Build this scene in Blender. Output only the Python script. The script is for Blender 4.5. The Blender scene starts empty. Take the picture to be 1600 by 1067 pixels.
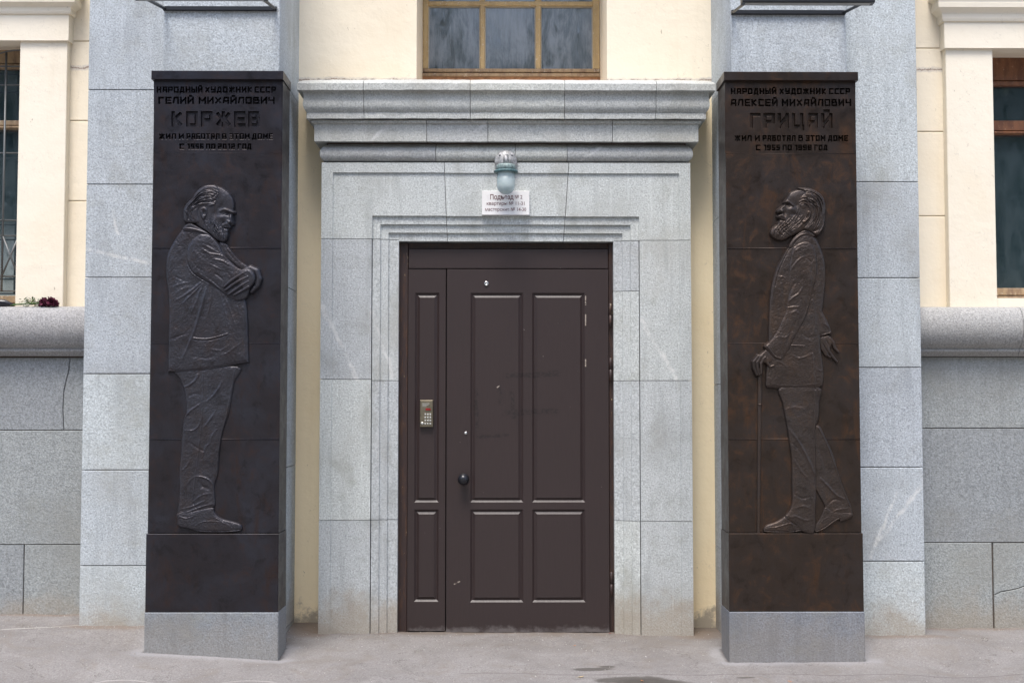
import bpy, math, random
import numpy as np
from mathutils import Vector, Matrix, Euler
random.seed(7); rng = np.random.RandomState(11)
SC = bpy.context.scene; COL = SC.collection
R = math.radians
# ------------------------------------------------------------------ camera, sky, sun, exposure
F = 1923.0; CAMP = Vector((0, -7.5, 1.43))
cd = bpy.data.cameras.new('camera'); cam = bpy.data.objects.new('camera', cd); COL.objects.link(cam)
cam.location = CAMP; cam.rotation_euler = (R(90 + 2.86), 0, R(-0.387))
cd.sensor_width = 36; cd.lens = F / 1600 * 36; cd.clip_start = 0.05; cd.clip_end = 2000
SC.camera = cam
SC.render.resolution_x = 1024; SC.render.resolution_y = 682
w = bpy.data.worlds.new('World'); SC.world = w; w.use_nodes = True
nt = w.node_tree; bgn = nt.nodes['Background']
sky = nt.nodes.new('ShaderNodeTexSky'); sky.sky_type = 'NISHITA'; sky.sun_disc = False
SUN_EL, SUN_AZ = 66, 194          # azimuth measured from +Y, clockwise (196 = in front of the facade, slightly left)
sky.sun_elevation = R(SUN_EL); sky.sun_rotation = R(SUN_AZ); sky.air_density = 1.0; sky.dust_density = 2.6; sky.ozone_density = 0.7
nt.links.new(sky.outputs[0], bgn.inputs[0]); bgn.inputs[1].default_value = 0.12
sl = bpy.data.lights.new('sun', 'SUN'); sl.energy = 1.35; sl.angle = R(22); sl.color = (1, .965, .92)
so = bpy.data.objects.new('sun', sl); COL.objects.link(so)
dv = Vector((math.sin(R(SUN_AZ)) * math.cos(R(SUN_EL)), math.cos(R(SUN_AZ)) * math.cos(R(SUN_EL)), math.sin(R(SUN_EL))))
so.rotation_euler = dv.to_track_quat('Z', 'Y').to_euler(); so.location = (0, -6, 12)
vs = SC.view_settings; vs.view_transform = 'Standard'; vs.look = 'None'; vs.gamma = 1; vs.exposure = 1.40
vs.use_curve_mapping = False

# ------------------------------------------------------------------ measuring helpers
RM = Euler(cam.rotation_euler, 'XYZ').to_matrix(); RN = np.array(RM)
def hit(px, py, Y):
    d = RM @ Vector(((px - 800) / F, -(py - 533.5) / F, -1)); t = (Y - CAMP.y) / d.y
    return CAMP + d * t
def hits(U, V, Y):                       # numpy version, returns x, z
    d = np.stack([(U - 800) / F, -(V - 533.5) / F, -np.ones_like(U)], -1) @ RN.T
    t = (Y - CAMP.y) / d[..., 1]
    return CAMP.x + d[..., 0] * t, CAMP.z + d[..., 2] * t
def X(px, Y, row=600): return hit(px, row, Y).x
def Z(row, Y, px=787): return hit(px, row, Y).z

# ------------------------------------------------------------------ object helpers
def thing(name, label, cat, loc=(0, 0, 0), group=None):
    o = bpy.data.objects.new(name, None); o.empty_display_size = .1; COL.objects.link(o); o.location = loc
    o['label'] = label; o['category'] = cat
    if group: o['group'] = group
    return o
def tag(o, label, cat, group=None):
    o['label'] = label; o['category'] = cat
    if group: o['group'] = group
def root_loc(p):
    v = Vector((0, 0, 0))
    while p is not None: v += p.location; p = p.parent
    return v
class MB:
    def __init__(s): s.v = []; s.f = []; s.sm = []
    def add(s, v, f, smooth=False):
        n = len(s.v); s.v += [tuple(a) for a in v]; s.f += [tuple(i + n for i in q) for q in f]; s.sm += [smooth] * len(f)
    def prism(s, q, yf, yb, c=0.0, back=False):      # q: (x,z) counter-clockwise seen from the front
        n = len(q)
        if c > 0:
            cx = sum(p[0] for p in q) / n; cz = sum(p[1] for p in q) / n
            inn = []
            for i in range(n):
                a = Vector(q[i - 1]); b = Vector(q[i]); d = Vector(q[(i + 1) % n])
                e1 = (b - a).normalized(); e2 = (d - b).normalized()
                n1 = Vector((-e1.y, e1.x)); n2 = Vector((-e2.y, e2.x)); m = (n1 + n2)
                k = max(0.4, 1 + n1.dot(n2)); inn.append(b + m * (c / k))
            v = [(p[0], yb, p[1]) for p in q] + [(p[0], yf + c, p[1]) for p in q] + [(p.x, yf, p.y) for p in inn]
            f = [(i, (i + 1) % n, n + (i + 1) % n, n + i) for i in range(n)] + [(n + i, n + (i + 1) % n, 2 * n + (i + 1) % n, 2 * n + i) for i in range(n)] + [tuple(2 * n + i for i in range(n))]
        else:
            v = [(p[0], yb, p[1]) for p in q] + [(p[0], yf, p[1]) for p in q]
            f = [(i, (i + 1) % n, n + (i + 1) % n, n + i) for i in range(n)] + [tuple(n + i for i in range(n))]
        if back: f.append(tuple(reversed(range(n))))
        s.add(v, f); return s
    def box(s, x0, x1, y0, y1, z0, z1, c=0.0):
        return s.prism([(x0, z0), (x1, z0), (x1, z1), (x0, z1)], y0, y1, c, back=True)
    def tube(s, pts, r, n=10, cap=True):
        pts = [Vector(p) for p in pts]; rs = r if isinstance(r, (list, tuple)) else [r] * len(pts)
        vv = []; ff = []
        for i, p in enumerate(pts):
            t = (pts[min(i + 1, len(pts) - 1)] - pts[max(i - 1, 0)]).normalized()
            a = t.cross(Vector((0.13, 0.2, 1)) if abs(t.z) < .9 else Vector((1, 0, 0))).normalized(); b = t.cross(a)
            for k in range(n): vv.append(p + (a * math.cos(2 * math.pi * k / n) + b * math.sin(2 * math.pi * k / n)) * rs[i])
        for i in range(len(pts) - 1):
            for k in range(n): ff.append((i * n + k, i * n + (k + 1) % n, (i + 1) * n + (k + 1) % n, (i + 1) * n + k))
        if cap: ff.append(tuple(reversed(range(n)))); ff.append(tuple((len(pts) - 1) * n + k for k in range(n)))
        s.add(vv, ff, True); return s
    def lathe(s, c, prof, ax='z', n=28):              # prof: (r, h) along axis from c
        vv = []; ff = []
        for (r, h) in prof:
            for k in range(n):
                a = 2 * math.pi * k / n; u, w_ = r * math.cos(a), r * math.sin(a)
                if ax == 'z': vv.append((c[0] + u, c[1] + w_, c[2] + h))
                else: vv.append((c[0] + u, c[1] - h, c[2] + w_))      # axis towards the viewer (-Y)
        for i in range(len(prof) - 1):
            for k in range(n): ff.append((i * n + k, i * n + (k + 1) % n, (i + 1) * n + (k + 1) % n, (i + 1) * n + k))
        ff.append(tuple(reversed(range(n)))); ff.append(tuple((len(prof) - 1) * n + k for k in range(n)))
        s.add(vv, ff, True); return s
    def build(s, name, mat, parent=None, fixn=True, autosm=False):
        me = bpy.data.meshes.new(name)
        off = root_loc(parent) if parent else Vector((0, 0, 0))
        me.from_pydata([(a[0] - off.x, a[1] - off.y, a[2] - off.z) for a in s.v], [], s.f)
        for i, p in enumerate(me.polygons): p.use_smooth = s.sm[i]
        if fixn:
            import bmesh
            bm = bmesh.new(); bm.from_mesh(me); bmesh.ops.recalc_face_normals(bm, faces=bm.faces); bm.to_mesh(me); bm.free()
        if mat: me.materials.append(mat)
        o = bpy.data.objects.new(name, me); COL.objects.link(o)
        if parent: o.parent = parent
        return o
def struct(o): o['kind'] = 'structure'; return o

# ------------------------------------------------------------------ materials
class NB:
    def __init__(s, name):
        s.m = bpy.data.materials.new(name); s.m.use_nodes = True; s.t = s.m.node_tree; s.n = s.t.nodes
        s.b = s.n['Principled BSDF']; s.out = s.n['Material Output']; g = s.n.new('ShaderNodeNewGeometry'); s.g = g; s.pos = g.outputs['Position']
    def L(s, a, b): s.t.links.new(a, b)
    def set(s, inp, v):
        if hasattr(v, 'links') or isinstance(v, bpy.types.NodeSocket): s.L(v, inp)
        else: inp.default_value = v
    def math(s, op, a, b=0.0, c=None, clamp=False):
        n = s.n.new('ShaderNodeMath'); n.operation = op; n.use_clamp = clamp; s.set(n.inputs[0], a); s.set(n.inputs[1], b)
        if c is not None: s.set(n.inputs[2], c)
        return n.outputs[0]
    def scale(s, v, xyz):
        n = s.n.new('ShaderNodeVectorMath'); n.operation = 'MULTIPLY'; s.L(v, n.inputs[0]); n.inputs[1].default_value = xyz; return n.outputs[0]
    def noise(s, sc, det=3, rough=.55, v=None, dist=0.0):
        n = s.n.new('ShaderNodeTexNoise'); s.L(v or s.pos, n.inputs['Vector']); n.inputs['Scale'].default_value = sc
        n.inputs['Detail'].default_value = det; n.inputs['Roughness'].default_value = rough; n.inputs['Distortion'].default_value = dist; return n.outputs[0]
    def ramp(s, f, a, b):           # smooth map a..b -> 0..1
        n = s.n.new('ShaderNodeMapRange'); n.interpolation_type = 'SMOOTHSTEP'; s.L(f, n.inputs[0]); n.inputs[1].default_value = a; n.inputs[2].default_value = b; return n.outputs[0]
    def mix(s, f, a, b, mode='MIX'):
        n = s.n.new('ShaderNodeMix'); n.data_type = 'RGBA'; n.blend_type = mode; s.set(n.inputs[0], f)
        for i, v in ((6, a), (7, b)):
            if isinstance(v, tuple): n.inputs[i].default_value = (*v[:3], 1)
            else: s.L(v, n.inputs[i])
        return n.outputs[2]
    def col(s, v):
        if isinstance(v, tuple): s.b.inputs['Base Color'].default_value = (*v, 1)
        else: s.L(v, s.b.inputs['Base Color'])
    def bump(s, h, strength=.3, dist=.002, prev=None):
        n = s.n.new('ShaderNodeBump'); s.L(h, n.inputs['Height']); n.inputs['Strength'].default_value = strength; n.inputs['Distance'].default_value = dist
        if prev: s.L(prev, n.inputs['Normal'])
        s.L(n.outputs[0], s.b.inputs['Normal']); return n.outputs[0]
    def rnd(s):
        n = s.n.new('ShaderNodeObjectInfo'); return n.outputs['Random']
    def seg(s, a, b, wd, feather, jit=0.0):      # mask of a straight streak between world points a and b (x,z)
        x = s.sep[0]; z = s.sep[2]
        if jit: x = s.math('ADD', x, s.math('MULTIPLY', s.math('SUBTRACT', s.jn, .5), jit))
        dx, dz = b[0] - a[0], b[1] - a[1]; L2 = dx * dx + dz * dz
        t = s.math('MULTIPLY', s.math('ADD', s.math('MULTIPLY', s.math('SUBTRACT', x, a[0]), dx), s.math('MULTIPLY', s.math('SUBTRACT', z, a[1]), dz)), 1 / L2, clamp=True)
        ex = s.math('SUBTRACT', s.math('SUBTRACT', x, a[0]), s.math('MULTIPLY', t, dx)); ez = s.math('SUBTRACT', s.math('SUBTRACT', z, a[1]), s.math('MULTIPLY', t, dz))
        d = s.math('SQRT', s.math('ADD', s.math('MULTIPLY', ex, ex), s.math('MULTIPLY', ez, ez)))
        return s.ramp(d, wd + feather, wd)
    def split(s):
        n = s.n.new('ShaderNodeSeparateXYZ'); s.L(s.pos, n.inputs[0]); s.sep = [n.outputs[0], n.outputs[1], n.outputs[2]]; s.jn = s.noise(9, 3)

def granite(name, base, veins=(), speck=.5, warm=(.30, .24, .17), dirt=.5, stain=.35):
    b = NB(name); b.split(); r_ = b.rnd()
    n1 = b.noise(105, 2, .75); n2 = b.noise(48, 3, .7); n3 = b.noise(2.2, 4, .6); n4 = b.noise(14, 5, .65)
    dark = tuple(c * .48 for c in base); lite = tuple(min(.85, c * 1.55) for c in base)
    c = b.mix(b.math('MULTIPLY', b.ramp(n1, .50, .36), speck), base, dark)
    c = b.mix(b.math('MULTIPLY', b.ramp(n1, .54, .70), speck), c, lite)
    c = b.mix(b.math('MULTIPLY', b.ramp(n2, .56, .68), speck * .55), c, dark)
    c = b.mix(b.math('MULTIPLY', b.ramp(n3, .45, .75), stain), c, tuple(x * .62 for x in base))
    c = b.mix(b.math('MULTIPLY', b.ramp(n4, .55, .75), stain * .5), c, tuple(x * 1.25 for x in base))
    c = b.mix(b.math('MULTIPLY', b.ramp(b.noise(1.1, 5, .7), .48, .72), .30), c, tuple(base[i] * (1.02, .93, .82)[i] for i in range(3)))
    st = b.noise(3.0, 5, .65, b.scale(b.pos, (5, 5, .5)))
    c = b.mix(b.math('MULTIPLY', b.ramp(st, .52, .66), stain * .45), c, tuple(x * .58 for x in base)); st2 = b.noise(6.0, 4, .6, b.scale(b.pos, (6, 6, .25))); c = b.mix(b.math('MULTIPLY', b.ramp(st2, .60, .70), stain * .4), c, tuple(min(.8, x * 1.4) for x in base))
    pit = b.noise(42, 4, .8); c = b.mix(b.math('MULTIPLY', b.ramp(pit, .66, .72), .55), c, tuple(x * .35 for x in base))
    gr = b.noise(4.5, 6, .75); c = b.mix(b.math('MULTIPLY', b.ramp(gr, .50, .70), stain * .55), c, (.25, .25, .215))
    # per block tint
    v = b.math('MULTIPLY_ADD', r_, .17, .90); n = b.n.new('ShaderNodeCombineColor'); b.L(v, n.inputs[0]); b.L(v, n.inputs[1]); b.L(b.math('MULTIPLY_ADD', r_, .12, .93), n.inputs[2])
    c = b.mix(1.0, c, n.outputs[0], 'MULTIPLY')
    for (p, q, wd) in veins:
        m = b.seg(p, q, wd * .35, .014, .06); c = b.mix(b.math('MULTIPLY', b.math('MULTIPLY', m, b.ramp(n4, .36, .60)), .6), c, (.66, .66, .64))
    # splashed dirt with its own ragged upper edge near the pavement
    dz = b.math('ADD', b.sep[2], b.math('MULTIPLY', b.noise(6, 5, .7), -.45))
    c = b.mix(b.math('MULTIPLY', b.ramp(dz, .12, -.12), dirt), c, warm)
    b.col(c); b.b.inputs['Roughness'].default_value = .78; b.b.inputs['Specular IOR Level'].default_value = .35
    p = b.bump(b.math('ADD', n1, b.math('MULTIPLY', n2, .8)), .8 if 'base' in name else .55, .0035); b.bump(n4, .35, .006, p)
    return b.m
def hv(a, Y, *rest): h = hit(a[0], a[1], Y); return (h.x, h.z)
V_P = [(hv((128, 388), -.36), hv((235, 412), -.36), .006), (hv((178, 330), -.36), hv((184, 365), -.36), .004), (hv((1446, 748), -.36), hv((1368, 852), -.36), .008), (hv((1400, 770), -.36), hv((1360, 870), -.36), .004)]
V_S = [(hv((503, 478), 0), hv((560, 595), 0), .012), (hv((583, 487), 0), hv((612, 590), 0), .007), (hv((1000, 498), 0), hv((1056, 590), 0), .010), (hv((1036, 552), 0), hv((1058, 592), 0), .007)]
V_C = [(hv((610, 192), -.04), hv((580, 222), -.04), .006), (hv((757, 195), -.04), hv((718, 224), -.04), .007), (hv((940, 230), 0), hv((905, 252), 0), .006), (hv((1055, 255), 0), hv((1082, 275), 0), .006)]
M = {}
M['granite_pilaster'] = granite('granite_pilaster', (.45, .485, .505), V_P, .62, dirt=.55, stain=.6)
M['granite_portal'] = granite('granite_portal', (.49, .515, .51), V_S, .6, dirt=.6, stain=.65)
M['granite_cornice'] = granite('granite_cornice', (.475, .485, .46), V_C, .55, dirt=0, stain=.4)
M['granite_base'] = granite('granite_base', (.285, .30, .30), (), .6, dirt=.45, stain=.4)
M['granite_sill'] = granite('granite_sill', (.34, .335, .325), (), .6, dirt=0, stain=.4)
M['granite_plinth'] = granite('granite_plinth', (.20, .215, .235), (), .6, dirt=.25, stain=.7)

def plaster(name, base):
    b = NB(name); b.split(); n = b.noise(1.3, 5, .6); f = b.noise(70, 4, .6); st = b.noise(2.2, 5, .6, b.scale(b.pos, (4, 4, .35)))
    c = b.mix(b.math('MULTIPLY', b.ramp(n, .42, .75), .35), base, tuple(base[i] * (.88, .80, .68)[i] for i in range(3)))
    c = b.mix(b.math('MULTIPLY', b.ramp(st, .55, .78), .28), c, tuple(base[i] * (.78, .74, .66)[i] for i in range(3)))
    c = b.mix(b.math('MULTIPLY', b.ramp(b.noise(8, 4, .7), .60, .70), .18), c, (.72, .62, .48))
    dz = b.math('ADD', b.sep[2], b.math('MULTIPLY', b.noise(9, 5, .75), -.5))
    c = b.mix(b.math('MULTIPLY', b.ramp(dz, -.07, -.19), .85), c, (.30, .27, .23))
    c = b.mix(b.math('MULTIPLY', b.ramp(b.noise(38, 3, .8, b.scale(b.pos, (1, 1, .4))), .70, .74), .7), c, (.34, .27, .19))
    ze = Z(127, .22); e = b.math('ABSOLUTE', b.math('SUBTRACT', b.math('ADD', b.sep[2], b.math('MULTIPLY', b.math('SUBTRACT', b.noise(11, 5, .8), .5), .06)), ze + .005))
    if name == 'cream_plaster': c = b.mix(b.math('MULTIPLY', b.ramp(e, .022, .006), .7), c, (.55, .50, .45)); c = b.mix(b.math('MULTIPLY', b.ramp(e, .006, .002), .7), c, (.20, .13, .09))
    hc = b.noise(2.1, 6, .6, dist=.4); c = b.mix(b.math('MULTIPLY', b.ramp(b.math('ABSOLUTE', b.math('SUBTRACT', hc, .5)), .0016, .0004), .35), c, tuple(x * .55 for x in base))
    b.col(c); b.b.inputs['Roughness'].default_value = .9; b.b.inputs['Specular IOR Level'].default_value = .2
    p = b.bump(f, .30, .003); b.bump(b.noise(9, 3), .35, .012, p); return b.m
M['plaster'] = plaster('cream_plaster', (.82, .735, .585))
M['plaster_recess'] = plaster('bounce_lit_plaster', (.93, .80, .56))  # same plaster, bounced light of the recess painted in as warmer, brighter colour
M['plaster_trim'] = plaster('pale_plaster', (.82, .75, .62))
def simple(name, colr, rough=.5, metal=0.0, spec=.5, var=.15, sc=30, bump=0.0, bsc=120):
    b = NB(name); n = b.noise(sc, 4, .6)
    b.col(b.mix(b.math('MULTIPLY', b.ramp(n, .35, .7), 1.0), colr, tuple(x * (1 - var) for x in colr)))
    b.b.inputs['Roughness'].default_value = rough; b.b.inputs['Metallic'].default_value = metal; b.b.inputs['Specular IOR Level'].default_value = spec
    if bump: b.bump(b.noise(bsc, 3), bump, .002)
    return b.m
M['mortar'] = simple('dark_mortar', (.10, .075, .06), .95)
M['black_metal'] = simple('black_metal', (.02, .022, .026), .4, .3)
M['steel'] = simple('steel', (.62, .62, .60), .25, 1.0)
M['knob'] = simple('black_knob', (.016, .017, .022), .28, .2)
M['rust_frame'] = None
def doorpaint(name, base, marks=False):
    b = NB(name); b.split(); g = b.noise(22, 5, .7, b.scale(b.pos, (6, 1, .35))); n = b.noise(3, 4)
    c = b.mix(b.math('MULTIPLY', b.ramp(g, .4, .7), .35), base, tuple(x * .72 for x in base))
    c = b.mix(b.math('MULTIPLY', b.ramp(n, .45, .7), .25), c, tuple(base[i] * (1.18, 1.14, 1.16)[i] for i in range(3)))
    c = b.mix(b.math('MULTIPLY', b.ramp(b.noise(55, 2, .5), .79, .80), .5), c, (.40, .37, .35))       # small chips
    dz = b.math('ADD', b.sep[2], b.math('MULTIPLY', b.noise(16, 5, .75), -.16))
    c = b.mix(b.math('MULTIPLY', b.ramp(dz, .0, -.05), .40), c, (.24, .22, .215))
    if marks:
        Yd = .085; smear = b.ramp(b.noise(48, 5, .8, b.scale(b.pos, (1, 1, 1.7))), .46, .56); vert = b.ramp(b.noise(30, 5, .8), .47, .58)
        for (p, q, wd, mk) in (((792, 587), (828, 586), .010, smear), ((836, 586), (870, 583), .013, smear), ((787, 645), (826, 644), .013, smear), ((834, 643), (868, 642), .011, smear), ((778, 602), (782, 632), .007, vert), ((800, 612), (804, 652), .007, vert), ((744, 608), (748, 682), .009, vert), ((746, 682), (800, 680), .005, vert)):
            c = b.mix(b.math('MULTIPLY', b.math('MULTIPLY', b.seg(hv(p, Yd), hv(q, Yd), wd, .010, .06), mk), .85), c, (.008, .005, .0045))
        for (p, q) in (((777, 605), (780, 603)), ((710, 912), (718, 908)), ((915, 463), (915, 476)), ((915, 492), (915, 508)), ((915, 562), (915, 572))):
            c = b.mix(b.math('MULTIPLY', b.math('MULTIPLY', b.seg(hv(p, Yd), hv(q, Yd), .002, .003), b.ramp(b.noise(90, 3), .40, .50)), .8), c, (.42, .36, .30))
    b.col(c); b.L(b.math('MULTIPLY_ADD', g, .25, .34), b.b.inputs['Roughness']); b.b.inputs['Specular IOR Level'].default_value = .5
    p = b.bump(b.noise(40, 4, .7, b.scale(b.pos, (5, 1, .5))), .12, .0015); b.bump(n, .10, .01, p); return b.m
M['door'] = doorpaint('brown_door_paint', (.0275, .0165, .0158), True)
b = NB('worn_frame_paint'); b.split(); g = b.noise(26, 5, .75, b.scale(b.pos, (2, 1, .35)))
c = b.mix(b.ramp(g, .50, .60), (.028, .014, .012), (.05, .022, .012)); c = b.mix(b.math('MULTIPLY', b.ramp(b.noise(34, 5, .75, b.scale(b.pos, (1.5, 1, .5))), .66, .69), .8), c, (.42, .33, .20))
b.col(c); b.b.inputs['Roughness'].default_value = .5; b.bump(g, .4, .003); M['rust_frame'] = b.m
def wood(name, base, dark, chip):
    b = NB(name); g = b.noise(22, 5, .7, b.scale(b.pos, (1, 1, .3))); c = b.mix(b.ramp(g, .40, .65), base, dark)
    c = b.mix(b.math('MULTIPLY', b.ramp(b.noise(50, 4, .7), .60, .66), .7), c, chip); b.col(c); b.b.inputs['Roughness'].default_value = .6; b.bump(g, .4, .004); return b.m
M['ochre_wood'] = wood('ochre_window_paint', (.52, .38, .19), (.42, .30, .15), (.66, .60, .48))
M['grey_wood'] = wood('weathered_window_wood', (.34, .24, .14), (.20, .13, .08), (.52, .46, .36))
M['red_wood'] = wood('red_brown_window_paint', (.21, .085, .035), (.12, .045, .02), (.38, .26, .16))
def glassm(name, base, dust_sky, dust_sky_col):
    b = NB(name); b.split(); n = b.noise(5, 6, .7, b.scale(b.pos, (2.2, 1, .7)), .5); v = b.noise(70, 4, .7, b.scale(b.pos, (2.5, 1, .12)))
    f = b.math('MULTIPLY', b.ramp(b.math('ADD', b.math('MULTIPLY', n, .75), b.math('MULTIPLY', v, .25)), .38, .62), dust_sky)  # dust film; its grey-blue patches also paint in the sky reflection
    b.col(b.mix(f, base, dust_sky_col)); b.L(b.math('MULTIPLY_ADD', f, .30, .03), b.b.inputs['Roughness']); b.b.inputs['Specular IOR Level'].default_value = .5; b.b.inputs['IOR'].default_value = 2.3
    b.bump(b.noise(1.6, 2), .04, .02); return b.m
M['glass_top'] = glassm('dusty_sky_glass', (.085, .105, .122), .75, (.24, .275, .31))
M['glass_side'] = glassm('dim_glass', (.02, .034, .042), .3, (.075, .10, .115))
def bronze(name, base, warm, cool, rough=.42):
    b = NB(name); b.split(); n = b.noise(3.2, 5, .65, dist=.6); n2 = b.noise(5.5, 5, .7, b.scale(b.pos, (1.6, 1, .6)), .8); f = b.noise(90, 4, .65)
    c = b.mix(b.math('MULTIPLY', b.ramp(n, .35, .75), .6), base, cool); c = b.mix(b.math('MULTIPLY', b.ramp(n2, .50, .75), .8), c, warm)
    n5 = b.noise(11, 5, .7, dist=.5); c = b.mix(b.math('MULTIPLY', b.ramp(n5, .52, .72), .55), c, tuple(x * 1.15 for x in warm)); c = b.mix(b.math('MULTIPLY', b.ramp(n5, .46, .34), .5), c, tuple(x * .55 for x in base))
    c = b.mix(b.math('MULTIPLY', b.ramp(f, .62, .75), .35), c, tuple(x * 1.9 for x in base))
    if 'relief' in name: pt = b.ramp(b.g.outputs['Pointiness'], .54, .66); c = b.mix(b.math('MULTIPLY', pt, .5), c, (.15, .15, .165) if 'blue' in name else (.17, .145, .13))   # polished ridges; light caught on edges also painted paler
    b.col(c); b.L(b.math('MULTIPLY_ADD', n5, .45, rough - .24), b.b.inputs['Roughness']); b.b.inputs['Metallic'].default_value = .6; b.b.inputs['Specular IOR Level'].default_value = .5
    p = b.bump(f, .35 if 'relief' in name else .12, .003); b.bump(b.noise(7, 3), .25, .008, p); return b.m
M['bronze_cool'] = bronze('blue_black_bronze', (.022, .0185, .022), (.036, .019, .015), (.038, .041, .056))
M['bronze_warm'] = bronze('brown_bronze', (.034, .0225, .0165), (.078, .036, .016), (.044, .036, .035))
M['bronze_relief_cool'] = bronze('blue_black_relief_bronze', (.036, .033, .039), (.034, .024, .022), (.052, .055, .068), .42)
M['bronze_relief_warm'] = bronze('brown_relief_bronze', (.048, .035, .029), (.062, .037, .023), (.052, .045, .044), .42)

# ================================================================== STRUCTURE
TOP = 4.9
YW, YP, YFL, YS = .22, -.46, -.36, -.69      # recess wall, raised pilaster, pilaster flank, stele face
YB, YY, YJ = -.12, -.05, -.11                # side stone base, side plaster, window jambs
# ---- ground: one sheet whose height follows the contact line along the building
ctrl = []
def cp(px, row, Y): h = hit(px, row, Y); ctrl.append((h.x, h.y, h.z))
for px in (-150, 0, 60, 120): cp(px, 959, YB)
for px in (130, 180, 226): cp(px, 977, YFL)
for px in range(226, 445, 9): cp(px, 1018 + (px - 230) * .0625, YS)
cp(449, 1013, -.46)
for px in (462, 480, 496): cp(px, 973, YW - .02)
for px in (502, 560, 618): cp(px, 990, 0)
for px in (640, 740, 850, 950): cp(px, 988, .08)
for px in (962, 1020, 1080): cp(px, 993, 0)
for px in (1086, 1100, 1116): cp(px, 981, YW - .02)
cp(1129, 1014, -.46)
for px in range(1132, 1356, 9): cp(px, 1034 - (px - 1140) * .008, YS)
for px in (1352, 1400, 1444): cp(px, 992, YFL)
for px in (1450, 1520, 1600, 1750): cp(px, 981, YB)
for px in (100, 300, 500, 700, 900, 1100, 1300, 1500): ctrl.append((X(px, -1.1, 1050), -1.15, 0.0))
for px in (100, 400, 700, 1000, 1300, 1600): ctrl.append((X(px, -1.1, 1050), -1.8, 0.0))
CT = np.array(ctrl)
def ground_z(x, y):
    x = np.atleast_1d(np.asarray(x, float)); y = np.atleast_1d(np.asarray(y, float))
    d2 = (x[:, None] - CT[None, :, 0]) ** 2 + (y[:, None] - CT[None, :, 1]) ** 2 + 1e-4
    wt = d2 ** -1.6; z = (wt * CT[None, :, 2]).sum(1) / wt.sum(1)
    fade = np.clip((-y - 1.2) / 1.5, 0, 1); return z * (1 - fade)
xs = np.concatenate([[-400, -150, -60, -25, -12, -8, -6], np.arange(-5, 5.001, .05), [6, 8, 12, 25, 60, 150, 400]])
ys = np.concatenate([[-400, -150, -60, -30, -15, -9, -6, -4], np.arange(-3, .6, .045), [3, 12, 60, 200]])
GX, GY = np.meshgrid(xs, ys); gz = ground_z(GX.ravel(), GY.ravel())
gz += np.where((abs(GX.ravel()) < 5) & (GY.ravel() > -3), rng.normal(0, .0008, gz.shape), 0)
nx = len(xs); fs = [(j * nx + i, j * nx + i + 1, (j + 1) * nx + i + 1, (j + 1) * nx + i) for j in range(len(ys) - 1) for i in range(nx - 1)]
me = bpy.data.meshes.new('pavement'); me.from_pydata(np.stack([GX.ravel(), GY.ravel(), gz], 1).tolist(), [], fs)
for p in me.polygons: p.use_smooth = True
b = NB('worn_asphalt'); b.split(); sx, sy = b.sep[0], b.sep[1]
base = (.235, .222, .213)
n = b.noise(1.6, 6, .65); n2 = b.noise(5, 6, .7); f = b.noise(110, 3, .75); g2 = b.noise(38, 5, .8)
c = b.mix(b.ramp(n, .35, .7), base, (.18, .168, .16)); c = b.mix(b.math('MULTIPLY', b.ramp(n2, .5, .72), .5), c, (.28, .268, .258))
c = b.mix(b.math('MULTIPLY', b.ramp(f, .52, .40), .5), c, (.13, .115, .11)); c = b.mix(b.math('MULTIPLY', b.ramp(f, .60, .72), .5), c, (.52, .49, .46))
c = b.mix(b.math('MULTIPLY', b.ramp(g2, .58, .66), .6), c, (.15, .125, .105)); mz = b.noise(3.2, 6, .75, dist=1.0); c = b.mix(b.math('MULTIPLY', b.ramp(mz, .50, .68), .45), c, (.17, .145, .12)); vo = b.noise(1.3, 7, .7, dist=.5); c = b.mix(b.math('MULTIPLY', b.math('MULTIPLY', b.ramp(b.math('ABSOLUTE', b.math('SUBTRACT', vo, .5)), .004, .001), b.ramp(n2, .42, .55)), .8), c, (.07, .06, .05))
def ell(cx, cy, rx, ry, lo, hi, jit=.35):
    a = b.math('MULTIPLY', b.math('SUBTRACT', sx, cx), 1 / rx); e = b.math('MULTIPLY', b.math('SUBTRACT', sy, cy), 1 / ry)
    d = b.math('SQRT', b.math('ADD', b.math('MULTIPLY', a, a), b.math('MULTIPLY', e, e)))
    return b.ramp(b.math('ADD', d, b.math('MULTIPLY', b.math('SUBTRACT', n2, .5), jit * 4)), hi, lo)
def boxm(cx, cy, rx, ry, lo, hi, jit):      # cement skirt: rounded rectangle
    a = b.math('MAXIMUM', b.math('SUBTRACT', b.math('ABSOLUTE', b.math('SUBTRACT', sx, cx)), rx), 0); e = b.math('MAXIMUM', b.math('SUBTRACT', b.math('ABSOLUTE', b.math('SUBTRACT', sy, cy)), ry), 0)
    d = b.math('SQRT', b.math('ADD', b.math('MULTIPLY', a, a), b.math('MULTIPLY', e, e)))
    return b.ramp(b.math('ADD', d, b.math('MULTIPLY', b.math('SUBTRACT', n2, .5), jit)), hi, lo)
XL0, XL1 = X(234, YS), X(437.5, YS); XR0, XR1 = X(1137, YS), X(1343, YS)
for (a0, a1) in ((XL0, XL1), (XR0, XR1)):
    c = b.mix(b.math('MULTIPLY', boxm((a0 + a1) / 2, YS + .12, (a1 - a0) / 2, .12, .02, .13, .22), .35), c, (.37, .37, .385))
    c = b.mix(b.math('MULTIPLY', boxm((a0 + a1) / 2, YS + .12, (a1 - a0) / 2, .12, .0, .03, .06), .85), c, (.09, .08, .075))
c = b.mix(b.math('MULTIPLY', b.ramp(b.math('ADD', sy, b.math('MULTIPLY', b.math('SUBTRACT', n2, .5), .5)), -.10, .14), .75), c, (.13, .10, .075))
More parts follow.
